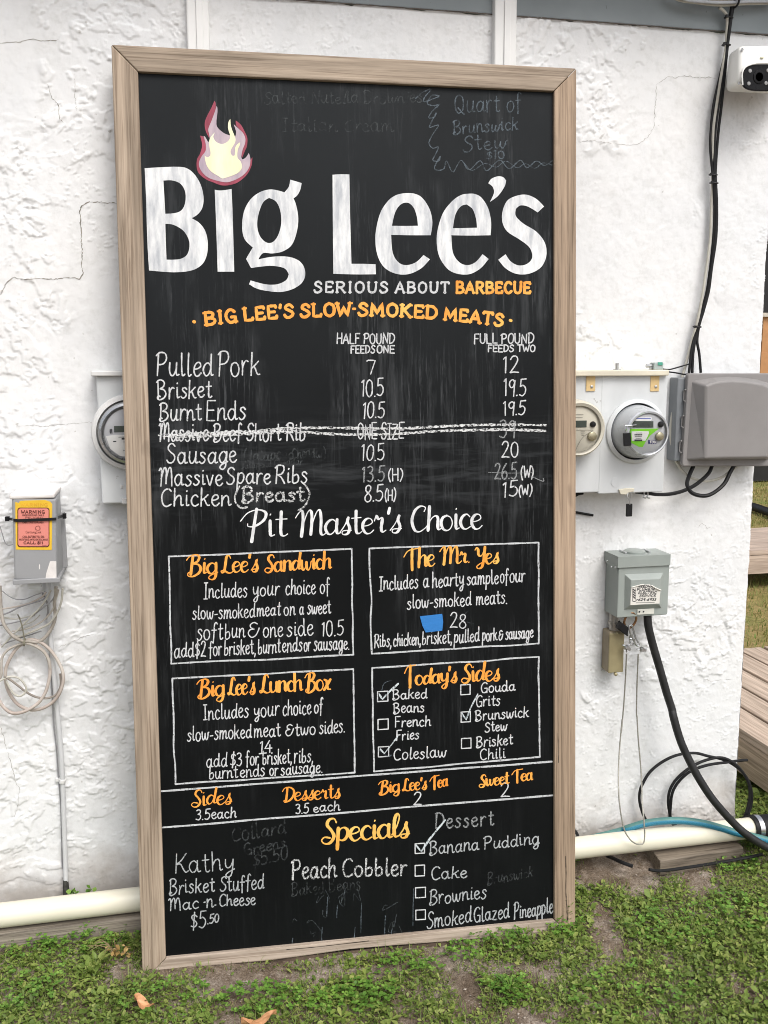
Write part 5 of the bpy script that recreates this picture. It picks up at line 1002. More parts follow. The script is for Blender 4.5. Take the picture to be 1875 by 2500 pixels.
# heavy power cable and coil
cable(deep(zr('683,660 690,760 718,880 752,1000 790,1130 835,1290 880,1430') + zq('893,0 945,180 1010,330 1100,500 1220,680 1380,860 1500,965 1659,1062 1800,1120 1950,1165'), [.07, .07, .08, .10, .13, .17, .20, .22]), .0125, M('rubber_cable', (.012, .012, .013), .55, .3, 30, bmp=.3, bscale=300), 'thick black rubber power cable plugged into the grey outlet box', 'power_cable', 'power cable', None, 12)
kk = zq('672,840 640,770 618,680 622,600 650,530 700,450 780,380 880,325 980,298 1080,295 1180,320 1290,345 1390,395 1470,470 1515,560 1528,650 1515,740 1480,825 1420,900') + zq('1200,960 1000,940 880,860 862,780 850,690 862,600 905,520 975,450 1060,392 1160,350 1270,330 1360,360 1440,430 1500,530 1512,640 1490,750 1450,830 1300,930 1000,920 878,840 872,700 890,600 940,520 1010,455 1090,415 1200,385 1330,368 1420,356 1490,350')
cable(deep(kk, [.03, .03, .025, .035, .04, .05, .06, .03, .03, .035, .05, .06, .04, .035, .05, .03]), .0048, m_black, 'coil of thin black cable leaning on the wall behind the white drain pipe', 'cable_coil', 'cable coil', None, 8, 5)
# ---- drain pipe, timbers, hoses at the foot of the wall
PZ = .1700; PRd = .0335
a = np.array([-.8, -.1, PZ]); t_ = thing('drain_pipe', a, 'long cream plastic drain pipe lying along the foot of the white wall', 'pipe')
m_pvc = M('pvc_cream', (.72, .685, .56), .35, .06, 3.5, speck=(90, .75, (.3, .27, .22)))
mb = MB(); mb.tube([(-3.0, -.1, PZ - .004), (-1.0, -.1, PZ), (.4, -.1, PZ + .0005), (1.0, -.1, PZ + .001), (1.512, -.1, PZ)], PRd, 28, 1); mb.build('pipe', m_pvc, t_, a)
mb = MB(); mb.tube([(1.49, -.1, PZ), (1.60, -.1, PZ - .003)], .039, 26, 1); mb.tube([(1.49, -.1, PZ), (1.497, -.1, PZ)], .042, 26, 1); mb.build('rubber_coupling', m_black, t_, a)
mb = MB(); mb.tube([(1.504, -.1, PZ), (1.520, -.1, PZ)], .0408, 26, 1); mb.build('hose_clamp', M('clamp_steel', (.6, .6, .61), .2, .1, 40, metal=.9), t_, a)
mb = MB(); mb.tube([(1.595, -.1, PZ - .003), (1.9, -.12, .13), (2.3, -.2, .07)], .036, 22, 4); mb.build('corrugated_tail', m_black, t_, a)
wt = wood('old_timber_grey', 'x', (.30, .265, .22), (.13, .11, .09), 3.0); wt2 = wood('old_timber_dark', 'x', (.25, .21, .165), (.10, .08, .06), 23.0)
mb = MB(); mb.box((-3, -.132, .055), (.30, -.03, .1335)); tag(mb.build('timber_beam', wt, None, (-.7, -.08, .05), .004), 'long weathered timber beam under the drain pipe left of the chalkboard', 'timber beam', 'timbers propping the drain pipe')
A, B_ = WP(1598, 2080, .16), WP(1809, 2063, .13)
mb = MB(); mb.add([(1.140, -.158, .075), (1.440, -.146, .078), (1.445, -.03, .078), (1.150, -.04, .075), (1.140, -.158, .127), (1.440, -.146, .131), (1.445, -.03, .132), (1.150, -.04, .128)],
    [(0, 3, 2, 1), (4, 5, 6, 7), (0, 1, 5, 4), (1, 2, 6, 5), (2, 3, 7, 6), (3, 0, 4, 7)]); tag(mb.build('timber_block', wt2, None, (1.29, -.1, .075), .004), 'short dark timber block under the drain pipe near the wall corner', 'timber block', 'timbers propping the drain pipe')
mh, nth, ph = base('hose_teal'); tcn = N(nth, 'ShaderNodeTexCoord'); sn = N(nth, 'ShaderNodeSeparateXYZ'); nth.links.new(tcn.outputs['Normal'], sn.inputs[0])
hp = ramp(nth, noise(nth, 420, 2, .5), [(.4, (.02, .16, .26)), (.6, (.035, .24, .36))]); hg = ramp(nth, noise(nth, 22, 3), [(.3, (.055, .16, .15)), (.7, (.09, .23, .21))])
gx = N(nth, 'ShaderNodeSeparateXYZ'); nth.links.new(tcn.outputs['Object'], gx.inputs[0])
nth.links.new(mix(nth, ramp(nth, sn.outputs['Z'], [(.45, 0.0), (.62, 1.0)]), hp, hg), ph.inputs['Base Color']); ph.inputs['Roughness'].default_value = .5; bump(nth, ph, noise(nth, 500, 2), .4, .001)
cable([(.95, -.045, .165), (1.05, -.055, .185)] + deep(zq('520,905 640,868 750,850 850,842 950,842 1050,850 1150,866 1300,907 1400,938 1480,955 1560,975 1659,1003 1800,1050 2000,1120'), [.07, .085, .10, .11, .12, .135, .15, .165, .17]), .0115, mh, 'faded teal and blue garden hose draped over the drain pipe', 'garden_hose', 'garden hose', None, 14)
cable(path([(1585, 2123, .19), (1615, 2126, .185), (1676, 2118, .18), (1760, 2105, .17), (1827, 2093, .17), (1860, 2086, .16)]), .005, m_black, 'black cable lying on the soil in front of the dark timber block', 'ground_cable', 'cable', 'cables lying on the soil')
cable(path([(1482, 2089, .06), (1500, 2097, .10), (1520, 2106, .13), (1545, 2115, .15)]), .006, m_black, 'black cable end half buried in soil beside the dark timber block', 'ground_cable', 'cable', 'cables lying on the soil')
cable(path([(1395, 2022, .02), (1403, 2028, .03), (1409, 2036, .05), (1412, 2046, .07)]), .005, m_black, 'black cable dropping behind the drain pipe beside the chalkboard frame')

# ---- phone service box with the warning label, its wires and riser
a = WP(35, 1416, .15); OFF = np.array([a[0], 0, a[2]])
t_ = thing('service_box', OFF, 'grey telephone service box with a pink and yellow warning label', 'service box')
m_nb = M('service_grey', srgb(146, 147, 149), .5, .05, 8, bmp=.08, bscale=200); m_nbw = M('overspray_white', (.70, .67, .65), .6, .08, 25, bmp=.4, bscale=90)
z9 = zz(0, 1180, .12203); Fd = .15
F4 = [WP(*p, Fd) for p in z9('285,1935 1138,1955 1130,310 232,290')]; xr = F4[1][0] + .004
B4 = [np.array([F4[0][0] - .004, 0, F4[0][2] - .006]), np.array([xr, 0, F4[1][2] - .006]), np.array([xr, 0, F4[2][2] + .002]), np.array([F4[3][0] - .004, 0, F4[3][2] + .002])]
mb = MB(); mb.hexa(F4 + B4); mb.build('case', m_nb, t_, OFF, .006, 3)
mb = MB(); mb.box((F4[3][0] - .006, -.152, F4[3][2] - .004), (xr + .003, .0, F4[3][2] + .008)); mb.build('top_ledge', m_nbw, t_, OFF, .004)
mb = MB(); mb.box((F4[0][0] - .004, -.153, F4[0][2] - .012), (xr + .004, -.0, F4[0][2] + .001)); mb.build('bottom_lip', m_nb, t_, OFF, .002)
mb = MB(); mb.box((xr - .002, -.028, F4[0][2] + .0), (xr + .010, -.004, F4[2][2] - .055)); mb.build('side_hinge', m_nb, t_, OFF, .002)
fd = lambda x, y, l: WP(x, y, Fd + l)
def decal(pts, name, mat, parent, d): mb = MB(); fr(mb, pts, Fd - .0005, Fd + d); return mb.build(name, mat, parent, OFF)
m_yl = M('label_yellow', srgb(222, 180, 48), .5, .08, 20, speck=(60, .7, srgb(205, 160, 60))); m_pk = M('label_pink', srgb(214, 132, 120), .55, .04, 15); m_br = M('label_brown', srgb(88, 32, 22), .6, .1, 30)
yl = decal(z9('305,375 375,395 400,355 520,345 900,335 1010,370 1045,420 1035,1335 315,1325'), 'warning_label', m_yl, t_, .0008)
def rrect(x0, y0, x1, y1, r): return [(cx2 + r * math.cos(a), cy3 + r * math.sin(a)) for cx2, cy3, a0 in ((x1 - r, y0 + r, -90), (x1 - r, y1 - r, 0), (x0 + r, y1 - r, 90), (x0 + r, y0 + r, 180)) for a in np.radians(np.linspace(a0, a0 + 90, 6))]
q9 = lambda P: [(x * .12203, 1180 + y * .12203) for x, y in P]
decal(q9(rrect(348, 485, 990, 1278, 55)), 'label_border', m_br, yl, .0013); decal(q9(rrect(366, 503, 972, 1258, 45)), 'label_panel', m_pk, yl, .0018)
pn = Pen(lambda x, y, l: WP(x, y, Fd + .0019 + l), .0003); T9 = lambda tx, x0, x1, y_, c_, w_: pn.text(tx, q9([(x0, y_), (x1, y_)]), c_ * .122, w_, SF, gap=1.2, jit=.01, rough=0)
T9('WARNING', 425, 895, 605, 66, 1.75); T9('UNDERGROUND CABLE', 445, 880, 655, 34, .72); T9('PELIGRO', 510, 850, 705, 34, .75); T9('CABLE SUBTERRANEO', 450, 870, 800, 34, .75); T9('CALL BEFORE YOU DIG', 452, 885, 1088, 40, .85); T9('NOTIFIQUE ANTES DE EXCAVAR', 385, 955, 1143, 36, .75); T9('CALL 811', 472, 860, 1215, 50, 1.6)
for k in range(14):
    an = 2 * math.pi * k / 14; pn.stroke(q9([(755 + 36 * math.cos(an), 898 + 34 * math.sin(an)), (755 + 58 * math.cos(an), 898 + 54 * math.sin(an))]), 1.1, None, False, cap=False)
pn.text('CenturyLink', q9([(515, 998), (825, 998)]), 46 * .122, .7, PF, jit=.01, rough=0); pn.stroke(q9([(840, 1240), (930, 1240)]), .5, None, False)
pn.done('label_print', m_br, yl, OFF)
Pen(lambda x, y, l: WP(x, y, Fd + .0009 + l), .0003).text('WARNING', q9([(415, 462), (955, 462)]), 66 * .122, 1.5, SF, gap=1.2, jit=.01).done('label_print', M('faded_yellow_ink', srgb(214, 160, 40), .6), yl, OFF)
decal(z9('1000,1562 1060,1555 1125,1565 1132,1950 905,1932 925,1800 960,1690'), 'overspray_patch', m_nbw, t_, .0008)
mb = MB(); fr(mb, z9('785,1610 800,1640 800,1710 785,1725 778,1680'), Fd - .0003, Fd + .0006); mb.build('overspray_patch', m_nbw, t_, OFF)
mb = MB(); fr(mb, z9('540,1990 820,2000 815,2130 560,2110'), .09, .12); mb.build('cable_entry', m_gal, t_, OFF, .003)
# black strap round it
P_ = [WP(19, 1266, .10), WP(30, 1268, .135), WP(33, 1270, .153), WP(45, 1271, .156), WP(80, 1269.5, .156), WP(120, 1268, .156), WP(137.5, 1267, .155), np.array([xr + .003, -.14, WP(139, 1266, .15)[2]]), np.array([xr + .012, -.05, WP(160, 1259, .05)[2]])]
mb = MB(); vs = []; fs = []
for i, p in enumerate(P_): vs += [p + np.array([0, 0, .0036]), p - np.array([0, 0, .0036]), p + np.array([0, .002, -.0036]), p + np.array([0, .002, .0036])]
for i in range(len(P_) - 1):
    for k in range(4): fs.append((i * 4 + k, i * 4 + (k + 1) % 4, (i + 1) * 4 + (k + 1) % 4, (i + 1) * 4 + k))
mb.add(vs, fs); a = P_[0]; b_ = P_[-1]; mb.box((a[0] - .006, a[1] - .008, a[2] - .0055), (a[0] + .004, a[1] + .008, a[2] + .0055)); mb.box((b_[0] - .003, b_[1] - .008, b_[2] - .007), (b_[0] + .006, b_[1] + .006, b_[2] + .007))
tag(mb.build('cable_tie', m_blackm, None, P_[4], .0008), 'wide black cable tie strapped across the warning label of the service box', 'cable tie')
zw = zz(0, 1420, .16275)
WIRES = (('38,140 90,185 170,235 260,268 380,262 460,230 560,190 680,150', [.03, .08], .0014, m_greyc, 'thin bluish grey wire sagging left from the service box, highest of all'),
 ('-60,415 40,408 160,390 290,365 440,325 560,270 640,220 690,160', [.03, .07], .0024, m_pinkc, 'faded pinkish wire running left from the service box'),
 ('-60,520 50,492 150,455 290,385 420,340 560,300 640,270 720,200', [.03, .07], .0022, m_greyc, 'dark grey wire just under the pinkish wire at the service box'),
 ('20,980 110,885 200,790 310,680 400,590 500,490 590,400 680,280 760,130', [.02, .05, .08], .0026, m_wcab, 'pale straight wire slanting down left across the loose wires'),
 ('-60,670 90,640 230,610 380,575 470,530 560,460 660,380 780,280 840,160', [.02, .05, .08], .0018, m_greyc, 'thin dark wire crossing behind the pale slanting wire'),
 ('-40,530 100,545 220,560 330,545 440,520 520,510', [.02, .04], .002, m_wcab, 'short pale wire ending in a white connector by the wall'),
 ('180,745 300,730 420,700 520,660 640,590 740,490 800,400 830,300 880,120', [.02, .05, .08], .0022, m_tan, 'tan wire curving up to the right corner of the service box'),
 ('150,800 280,825 360,800 480,750 600,700 720,640 790,570 860,460 920,300 940,100', [.02, .05, .08], .0030, m_wcab, 'thick off-white wire curving up to the service box right of the tan wire'),
 ('20,950 120,910 240,870 350,830 480,790 620,740', [.02, .03], .0018, m_greyc, 'thin dark wire hugging the wall above the coiled cable'),
 ('330,660 470,610 540,560 600,500', [.02, .03], .0016, m_wcab, 'thin white curl of wire below the service box'),
 ('690,560 720,440 700,300 640,180', [.02, .06], .0026, m_greyc, 'dark wire rising steeply into the underside of the service box'))
for s_, d_, r_, mt_, lb in WIRES: cable(deep(zw(s_), d_), r_, mt_, lb, 'service_wire', 'wire', 'loose wires below the service box', 7, 5)
coil = '840,80 835,200 815,320 825,440 828,540 800,640 750,740 690,820 620,880 540,905 440,895 340,890 230,840 150,770 60,640 30,520 10,350 5,200 -5,60'
cable(deep(zw(coil), [.09, .05, .04, .035, .05, .04, .03]), .0048, m_tan, 'thick tan cable looping from the service box past the left edge of the photo', 'service_cable', 'cable', 'coiled tan cables below the service box', 9, 5)
cable(deep(zw('340,900 440,870 540,880 640,930 740,1010 840,1140 920,1290 950,1420 940,1540 890,1680 800,1800 660,1890 520,1925 400,1910 280,1850 180,1740 110,1600 80,1450 90,1300 150,1150 250,1000 330,940 420,920 540,960 650,1040 720,1150 750,1290 740,1450 690,1640 600,1790 480,1890 330,1960 180,1970 70,1900 0,1800 -60,1650'), [.03, .04, .05, .03, .03, .03, .04, .05, .03]), .0046, m_pinkc, 'faded tan cable wound in two big loops on the wall', 'service_cable', 'cable', 'coiled tan cables below the service box', 9, 5)
cable(deep(zw('-40,1500 20,1400 20,1250 40,1120 120,1020 240,960 340,925 440,935 560,985 660,1060 730,1180 752,1300'), [.04, .04, .045]), .0036, m_tan, 'tan cable arching over the top of the coiled loops', 'service_cable', 'cable', 'coiled tan cables below the service box', 9, 5)
cable(deep(zw('-20,1500 90,1440 200,1425 300,1460 360,1530 395,1600 370,1670 300,1715 220,1690 150,1600 90,1480'), [.05, .045]), .0030, m_wcab, 'thin white cable making the small inner loop of the coil', 'service_cable', 'cable', 'coiled tan cables below the service box', 8, 5)
cable(deep(zw('60,1420 150,1470 270,1560 400,1660 540,1730 690,1750 820,1710 890,1620 915,1520 900,1380'), [.05, .035]), .0032, M('brown_grey_cable', (.25, .22, .19), .55, .2, 20), 'brown grey cable crossing the bottom of the coiled loops', 'service_cable', 'cable', 'coiled tan cables below the service box', 8, 5)
cable(deep([(0, 1284), (14, 1337 - 10), (31, 1330)], [.02, .05]), .0012, m_greyc, 'thin grey wire meeting the left side of the service box', 'service_wire', 'wire', 'loose wires below the service box')
p = WP(60, 1568, .045); mb = MB(); mb.tube([p + np.array([.0015 * math.sin(a), math.cos(a) * .010, math.sin(a) * .009]) for a in np.linspace(0, 2 * math.pi, 13)[:-1]], .0022, 6, 1, closed=True); mb.tube(path([(60, 1562, .05), (54, 1530, .05), (48, 1510, .05), (43, 1500, .06)]), .0018, 6, 3)
tag(mb.build('cable_tie', M('tie_olive', (.2, .19, .14), .6), None, p), 'thin olive cable tie bundling the top of the tan cable coil', 'cable tie')
# grey riser pipe
a = WP(130, 1700, .02); OFF = a.copy()
t_ = thing('riser_pipe', a, 'thin white riser pipe running down the wall from the service box to the ground', 'riser pipe')
z10 = zz(0, 1400, .27132)
mb = MB(); P_ = [WP(p[0], p[1], .018) for p in ((118, 1420), (122, 1540), (131, 1635), (140, 1735), (149, 1835), (153, 1910), (156, 1998), (159.5, 2100), (161, 2160))]; mb.tube(P_, .0068, 12, 3); mb.build('pipe', M('riser_white', (.60, .61, .62), .45, .06, 10, speck=(60, .74, (.15, .15, .14))), t_, OFF)
mb = MB(); p = WP(152.5, 1907, .018); mb.tube([p + np.array([-.001, 0, -.006]), p + np.array([.001, 0, .006])], .0092, 14, 1); mb.box((p[0] - .019, -.010, p[2] - .005), (p[0] - .006, -.002, p[2] + .006)); mb.build('clamp', m_galold, t_, OFF, .001)
mb = MB(); P_ = [WP(p[0], p[1], .018) for p in ((160, 2148), (161, 2165), (162, 2190))]; mb.tube(P_, [.0072, .0085, .009], 10, 2); mb.build('tar_patch', M('tar', (.04, .04, .035), .8, .5, 60, bmp=.6, bscale=90), t_, OFF)
cable([WP(*p, .008) for p in ((119, 1560), (127, 1690), (131, 1765), (138, 1830), (142, 1890), (148, 1960), (150, 2020), (152, 2120))], .0018, m_greyc, 'thin dark wire running down the wall just left of the riser pipe', 'service_wire', 'wire', 'loose wires below the service box')

# ================================================================== GROUND
m, nt, p = base('sandy_soil')
s_a = ramp(nt, noise(nt, 8, 8, .72), [(.32, (.12, .09, .066)), (.47, (.235, .19, .15)), (.58, (.38, .33, .285)), (.70, (.52, .465, .42))])
s_b = ramp(nt, noise(nt, 200, 6, .75, seed=2), [(.36, (.42, .38, .34)), (.7, (1.15, 1.13, 1.1))])
soil = mix(nt, 1.0, s_a, s_b, 'MULTIPLY')
lw = ramp(nt, noise(nt, 1.3, 5, .65, seed=6), [(.36, (.20, .19, .06)), (.5, (.36, .27, .12)), (.66, (.16, .21, .055))])
lw = mix(nt, 1.0, lw, ramp(nt, noise(nt, 45, 4, .7, (1, 1, 1), seed=9), [(.3, (.55, .55, .55)), (.7, (1.2, 1.2, 1.2))]), 'MULTIPLY')
tcg = N(nt, 'ShaderNodeTexCoord'); sg = N(nt, 'ShaderNodeSeparateXYZ'); nt.links.new(tcg.outputs['Object'], sg.inputs[0])
fg = N(nt, 'ShaderNodeMapRange'); nt.links.new(sg.outputs['Y'], fg.inputs['Value']); fg.inputs['From Min'].default_value = .25; fg.inputs['From Max'].default_value = .9
nt.links.new(mix(nt, fg.outputs[0], soil, lw), p.inputs['Base Color']); p.inputs['Roughness'].default_value = .95; p.inputs['Specular IOR Level'].default_value = .1
bump(nt, p, noise(nt, 120, 6, .7), .9, .006)
def warp(a, b, dense0, dense1, n, far):
    core = np.linspace(dense0, dense1, n); lo = dense0 - np.geomspace(.02, dense0 - a, far)[::-1]; hi = dense1 + np.geomspace(.02, b - dense1, far); return np.r_[lo, core, hi]
gxs = warp(-80, 80, -1.2, 1.9, 720, 40); gys = warp(-60, 120, -1.0, .3, 340, 44)
X, Y = np.meshgrid(gxs, gys); near = sstep(3.2, 1.8, np.abs(X - .2)) * sstep(2.4, .8, np.abs(Y + .3))
Z = gz(X, Y) + near * (.016 * fbm(X, Y, 3.0, 4, 200) + .006 * fbm(X, Y, 14, 4, 210) + .0045 * fbm(X, Y, 45, 4, 220, .6)) - .012 * near * sstep(-.27, -.2, Y) * sstep(.86, .8, X) * sstep(-.5, -.4, X)
gm = grid_mesh('ground', np.stack([X, Y, Z], -1), len(gxs), len(gys), m)
go = bpy.data.objects.new('ground', gm); COL.objects.link(go); tag(go, kind='structure')
def gzn(x, y):
    return gz(x, y) + .016 * fbm(x, y, 3.0, 4, 200) + .006 * fbm(x, y, 14, 4, 210)

# ---- where it grows: bare sand patches surveyed from the photo
BARE = [((1470, 2235), (45, 55)), ((1490, 2300), (70, 60)), ((1130, 2385), (45, 50)), ((1155, 2425), (55, 45)), ((1330, 2480), (80, 60)), ((1270, 2455), (50, 40)), ((1335, 2365), (55, 35)), ((700, 2372), (190, 26)), ((540, 2390), (60, 40)), ((590, 2405), (35, 40)),
        ((290, 2365), (50, 55)), ((960, 2352), (130, 22)), ((1240, 2355), (70, 30)), ((1480, 2140), (110, 35)), ((1560, 2160), (60, 40)), ((1690, 2150), (80, 22)), ((1725, 2180), (60, 24)), ((1700, 2280), (45, 30)), ((1830, 2390), (60, 40)), ((560, 2490), (50, 40)), ((1660, 2215), (26, 14)), ((1115, 2322), (110, 16)), ((410, 2372), (80, 18)), ((1000, 2480), (30, 22)), ((1600, 2440), (40, 22))]
BW = []
for (px, py), (rx, ry) in BARE:
    c0, c1, c2 = GP(px, py), GP(px + rx, py), GP(px, py + ry); BW.append((c0[0], c0[1], abs(c1[0] - c0[0]) + .005, abs(c2[1] - c0[1]) + .012))
def cover(x, y):
    d = 1.22 + .85 * fbm(x, y, 5.0, 4, 300) + .25 * fbm(x, y, 22, 3, 310)
    for bx_, by_, rx, ry in BW:
        q = ((x - bx_) / rx) ** 2 + ((y - by_) / ry) ** 2; d = d - 1.35 * np.exp(-q * 1.45)
    d = np.where((y > -.17) & (x > -.42) & (x < 1.49), d - .55, d)              # dry strip under the pipe
    d = np.where((y > -.14) & (x < -.42), d - 2, d)
    d = np.where((y > -.16) & (x > 1.12) & (x < 1.47), d - 2, d)
    d = np.where((y > .0) & (x < 1.5), -5, d)
    bl = (x + .44) * .0472; d = np.where((x > -.43) & (x < .77) & (y > -.30 - bl) , d - 3, d)    # under and behind the board
    return d
def leaf_mat(name, c1, c2, c3):
    m, nt, p = base(name); g = N(nt, 'ShaderNodeNewGeometry')
    c = ramp(nt, g.outputs['Random Per Island'], [(0.0, c1), (.55, c2), (1.0, c3)])
    c = mix(nt, .5, c, ramp(nt, noise(nt, 7, 3), [(.3, (.72, .76, .62)), (.7, (1.35, 1.28, 1.05))]), 'MULTIPLY')
    nt.links.new(c, p.inputs['Base Color']); p.inputs['Roughness'].default_value = .5; p.inputs['Specular IOR Level'].default_value = .3
    tr = N(nt, 'ShaderNodeBsdfTranslucent'); nt.links.new(c, tr.inputs['Color']); ms = N(nt, 'ShaderNodeMixShader'); ms.inputs[0].default_value = .3
    nt.links.new(p.outputs[0], ms.inputs[1]); nt.links.new(tr.outputs[0], ms.inputs[2]); nt.links.new(ms.outputs[0], nt.nodes['Material Output'].inputs['Surface']); return m
M_LEAF = leaf_mat('weed_leaf', (.10, .155, .034), (.185, .265, .058), (.33, .375, .12))
M_CLOV = leaf_mat('clover_leaf', (.09, .20, .035), (.15, .30, .05), (.23, .38, .08))
M_GRASS = leaf_mat('grass_blade', (.10, .16, .035), (.18, .26, .06), (.32, .36, .13))
M_DRY = leaf_mat('dry_straw', (.20, .14, .075), (.30, .225, .13), (.42, .34, .22))
LEAF = np.array([[0, 0, 0], [.28, .36, .06], [.36, .66, .07], [0, 1.0, -.06], [-.36, .66, .07], [-.28, .36, .06], [0, .5, 0.0]])
LQ = [(0, 1, 2, 6), (6, 2, 3, 3), (0, 6, 4, 5), (6, 3, 4, 4)]
def leaves(pos, az, tilt, ln, wd, rollv=None):
    """one folded oval leaf per row -> (verts, faces)"""
    n = len(pos); L = LEAF[None].repeat(n, 0).copy(); L[:, :, 0] *= wd[:, None]; L[:, :, 1] *= ln[:, None]; L[:, :, 2] *= ln[:, None]
    ct, st_ = np.cos(tilt)[:, None], np.sin(tilt)[:, None]; y = L[:, :, 1] * ct - L[:, :, 2] * st_; z = L[:, :, 1] * st_ + L[:, :, 2] * ct; x = L[:, :, 0]
    if rollv is not None: cr, sr = np.cos(rollv)[:, None], np.sin(rollv)[:, None]; x, z = x * cr - z * sr * .6, z + x * sr
    ca, sa = np.cos(az)[:, None], np.sin(az)[:, None]
    V = np.stack([x * ca - y * sa, x * sa + y * ca, z], -1) + pos[:, None, :]
    return V
def leaf_obj(name, V, mat):
    n = len(V); me = bpy.data.meshes.new(name); me.vertices.add(n * 7); me.vertices.foreach_set('co', V.reshape(-1).astype(np.float32))
    base_ = np.array([0, 1, 2, 6, 6, 2, 3, 0, 6, 4, 5, 6, 3, 4]); ls = np.array([0, 4, 7, 11])
    idx = (np.arange(n)[:, None] * 7 + base_[None]).reshape(-1); st_ = (np.arange(n)[:, None] * 14 + ls[None]).reshape(-1)
    me.loops.add(len(idx)); me.loops.foreach_set('vertex_index', idx.astype(np.int32)); me.polygons.add(len(st_)); me.polygons.foreach_set('loop_start', st_.astype(np.int32))
    me.update(calc_edges=True); me.materials.append(mat); o = bpy.data.objects.new(name, me); COL.objects.link(o); return o
def scatter(n, x0, x1, y0, y1, thr, seed, k=0.0):
    r = np.random.default_rng(seed); x = r.uniform(x0, x1, n); y = r.uniform(y0, y1, n); c = cover(x, y) + k * fbm(x, y, 7, 3, seed); s = c > thr + r.uniform(-.12, .25, n)
    return x[s], y[s], c[s], r
XR0, XR1, YR0, YR1 = -1.45, 2.1, -1.15, .9
# oval leaved creeping weeds: rosettes of small leaves
allV = []
x, y, c, r = scatter(56000, XR0, XR1, YR0, YR1, .28, 401)
n = len(x); h = r.uniform(.002, .019, n) * (.45 + .7 * np.clip(c, 0, 1.1)); az0 = r.uniform(0, 6.28, n); sz = np.exp(r.normal(np.log(.0098), .30, n)) * (1 + .35 * (fbm(x, y, 3.3, 2, 77) > .12))
asp = r.uniform(.55, .95, n); zb = gzn(x, y)
for j in range(5):
    az = az0 + j * 2.4 + r.normal(0, .5, n); rad = r.uniform(.002, .026, n); ln = sz * r.uniform(.55, 1.3, n)
    pos = np.stack([x - np.sin(az) * rad, y + np.cos(az) * rad, zb + h * r.uniform(.2, 1.1, n)], -1)
    allV.append(leaves(pos, az + r.normal(0, .6, n), r.normal(.22, .38, n), ln, ln * asp, r.normal(0, .4, n)))
x, y, c, r = scatter(1500, XR0, XR1, YR0, YR1, .5, 402); n = len(x); zb = gzn(x, y); az0 = r.uniform(0, 6.28, n); sz = r.uniform(.016, .030, n)
for j in range(6):                     # flat rosettes of larger, narrower leaves
    az = az0 + j * 1.047 + r.normal(0, .2, n); ln = sz * r.uniform(.7, 1.2, n); allV.append(leaves(np.stack([x, y, zb + r.uniform(.006, .018, n)], -1), az, r.normal(.25, .2, n), ln, ln * .5, r.normal(0, .2, n)))
V = np.concatenate(allV); tag(leaf_obj('ground_cover', V, M_LEAF), 'low creeping weeds with small oval leaves covering the sandy soil', 'ground cover', kind='stuff')
# clover patches (heart shaped threes), denser at the left and along the foot of the board
def clover(seed, n0, pts, hmul=1.0):
    r = np.random.default_rng(seed); out = []
    for (px, py, rx, ry, m_) in pts:
        c0, c1 = GP(px, py), GP(px + rx, py); ryw = abs(GP(px, py + ry)[1] - c0[1]) + .01; rxw = abs(c1[0] - c0[0])
        a = r.uniform(0, 6.28, m_); q = np.sqrt(r.uniform(0, 1, m_)); x = c0[0] + np.cos(a) * q * rxw; y = c0[1] + np.sin(a) * q * ryw
        z0_ = gzn(x, y); h = r.uniform(.008, .040, m_) * hmul * (1.25 - q * .6); az0 = r.uniform(0, 6.28, m_); ln = r.uniform(.007, .0125, m_)
        for j in range(3):
            az = az0 + j * 2.094; out.append(leaves(np.stack([x, y, z0_ + h], -1), az, r.normal(.22, .2, m_), ln, ln * 1.25, r.normal(0, .15, m_)))
    return np.concatenate(out)
CL = [(215, 2310, 130, 26, 170), (120, 2330, 120, 24, 70), (60, 2420, 120, 40, 70), (640, 2430, 100, 30, 110), (860, 2420, 120, 30, 140), (1000, 2350, 90, 20, 60), (1190, 2310, 120, 24, 90), (1370, 2270, 40, 20, 46), (1640, 2260, 120, 50, 110), (1540, 2400, 180, 60, 90), (420, 2440, 130, 40, 60), (1240, 2400, 70, 30, 50), (1800, 2230, 80, 40, 80), (1800, 2130, 60, 16, 50), (1840, 2080, 40, 14, 40)]
tag(leaf_obj('clover', clover(55, 0, CL), M_CLOV), 'bright green clover patches among the creeping weeds', 'clover', kind='stuff')
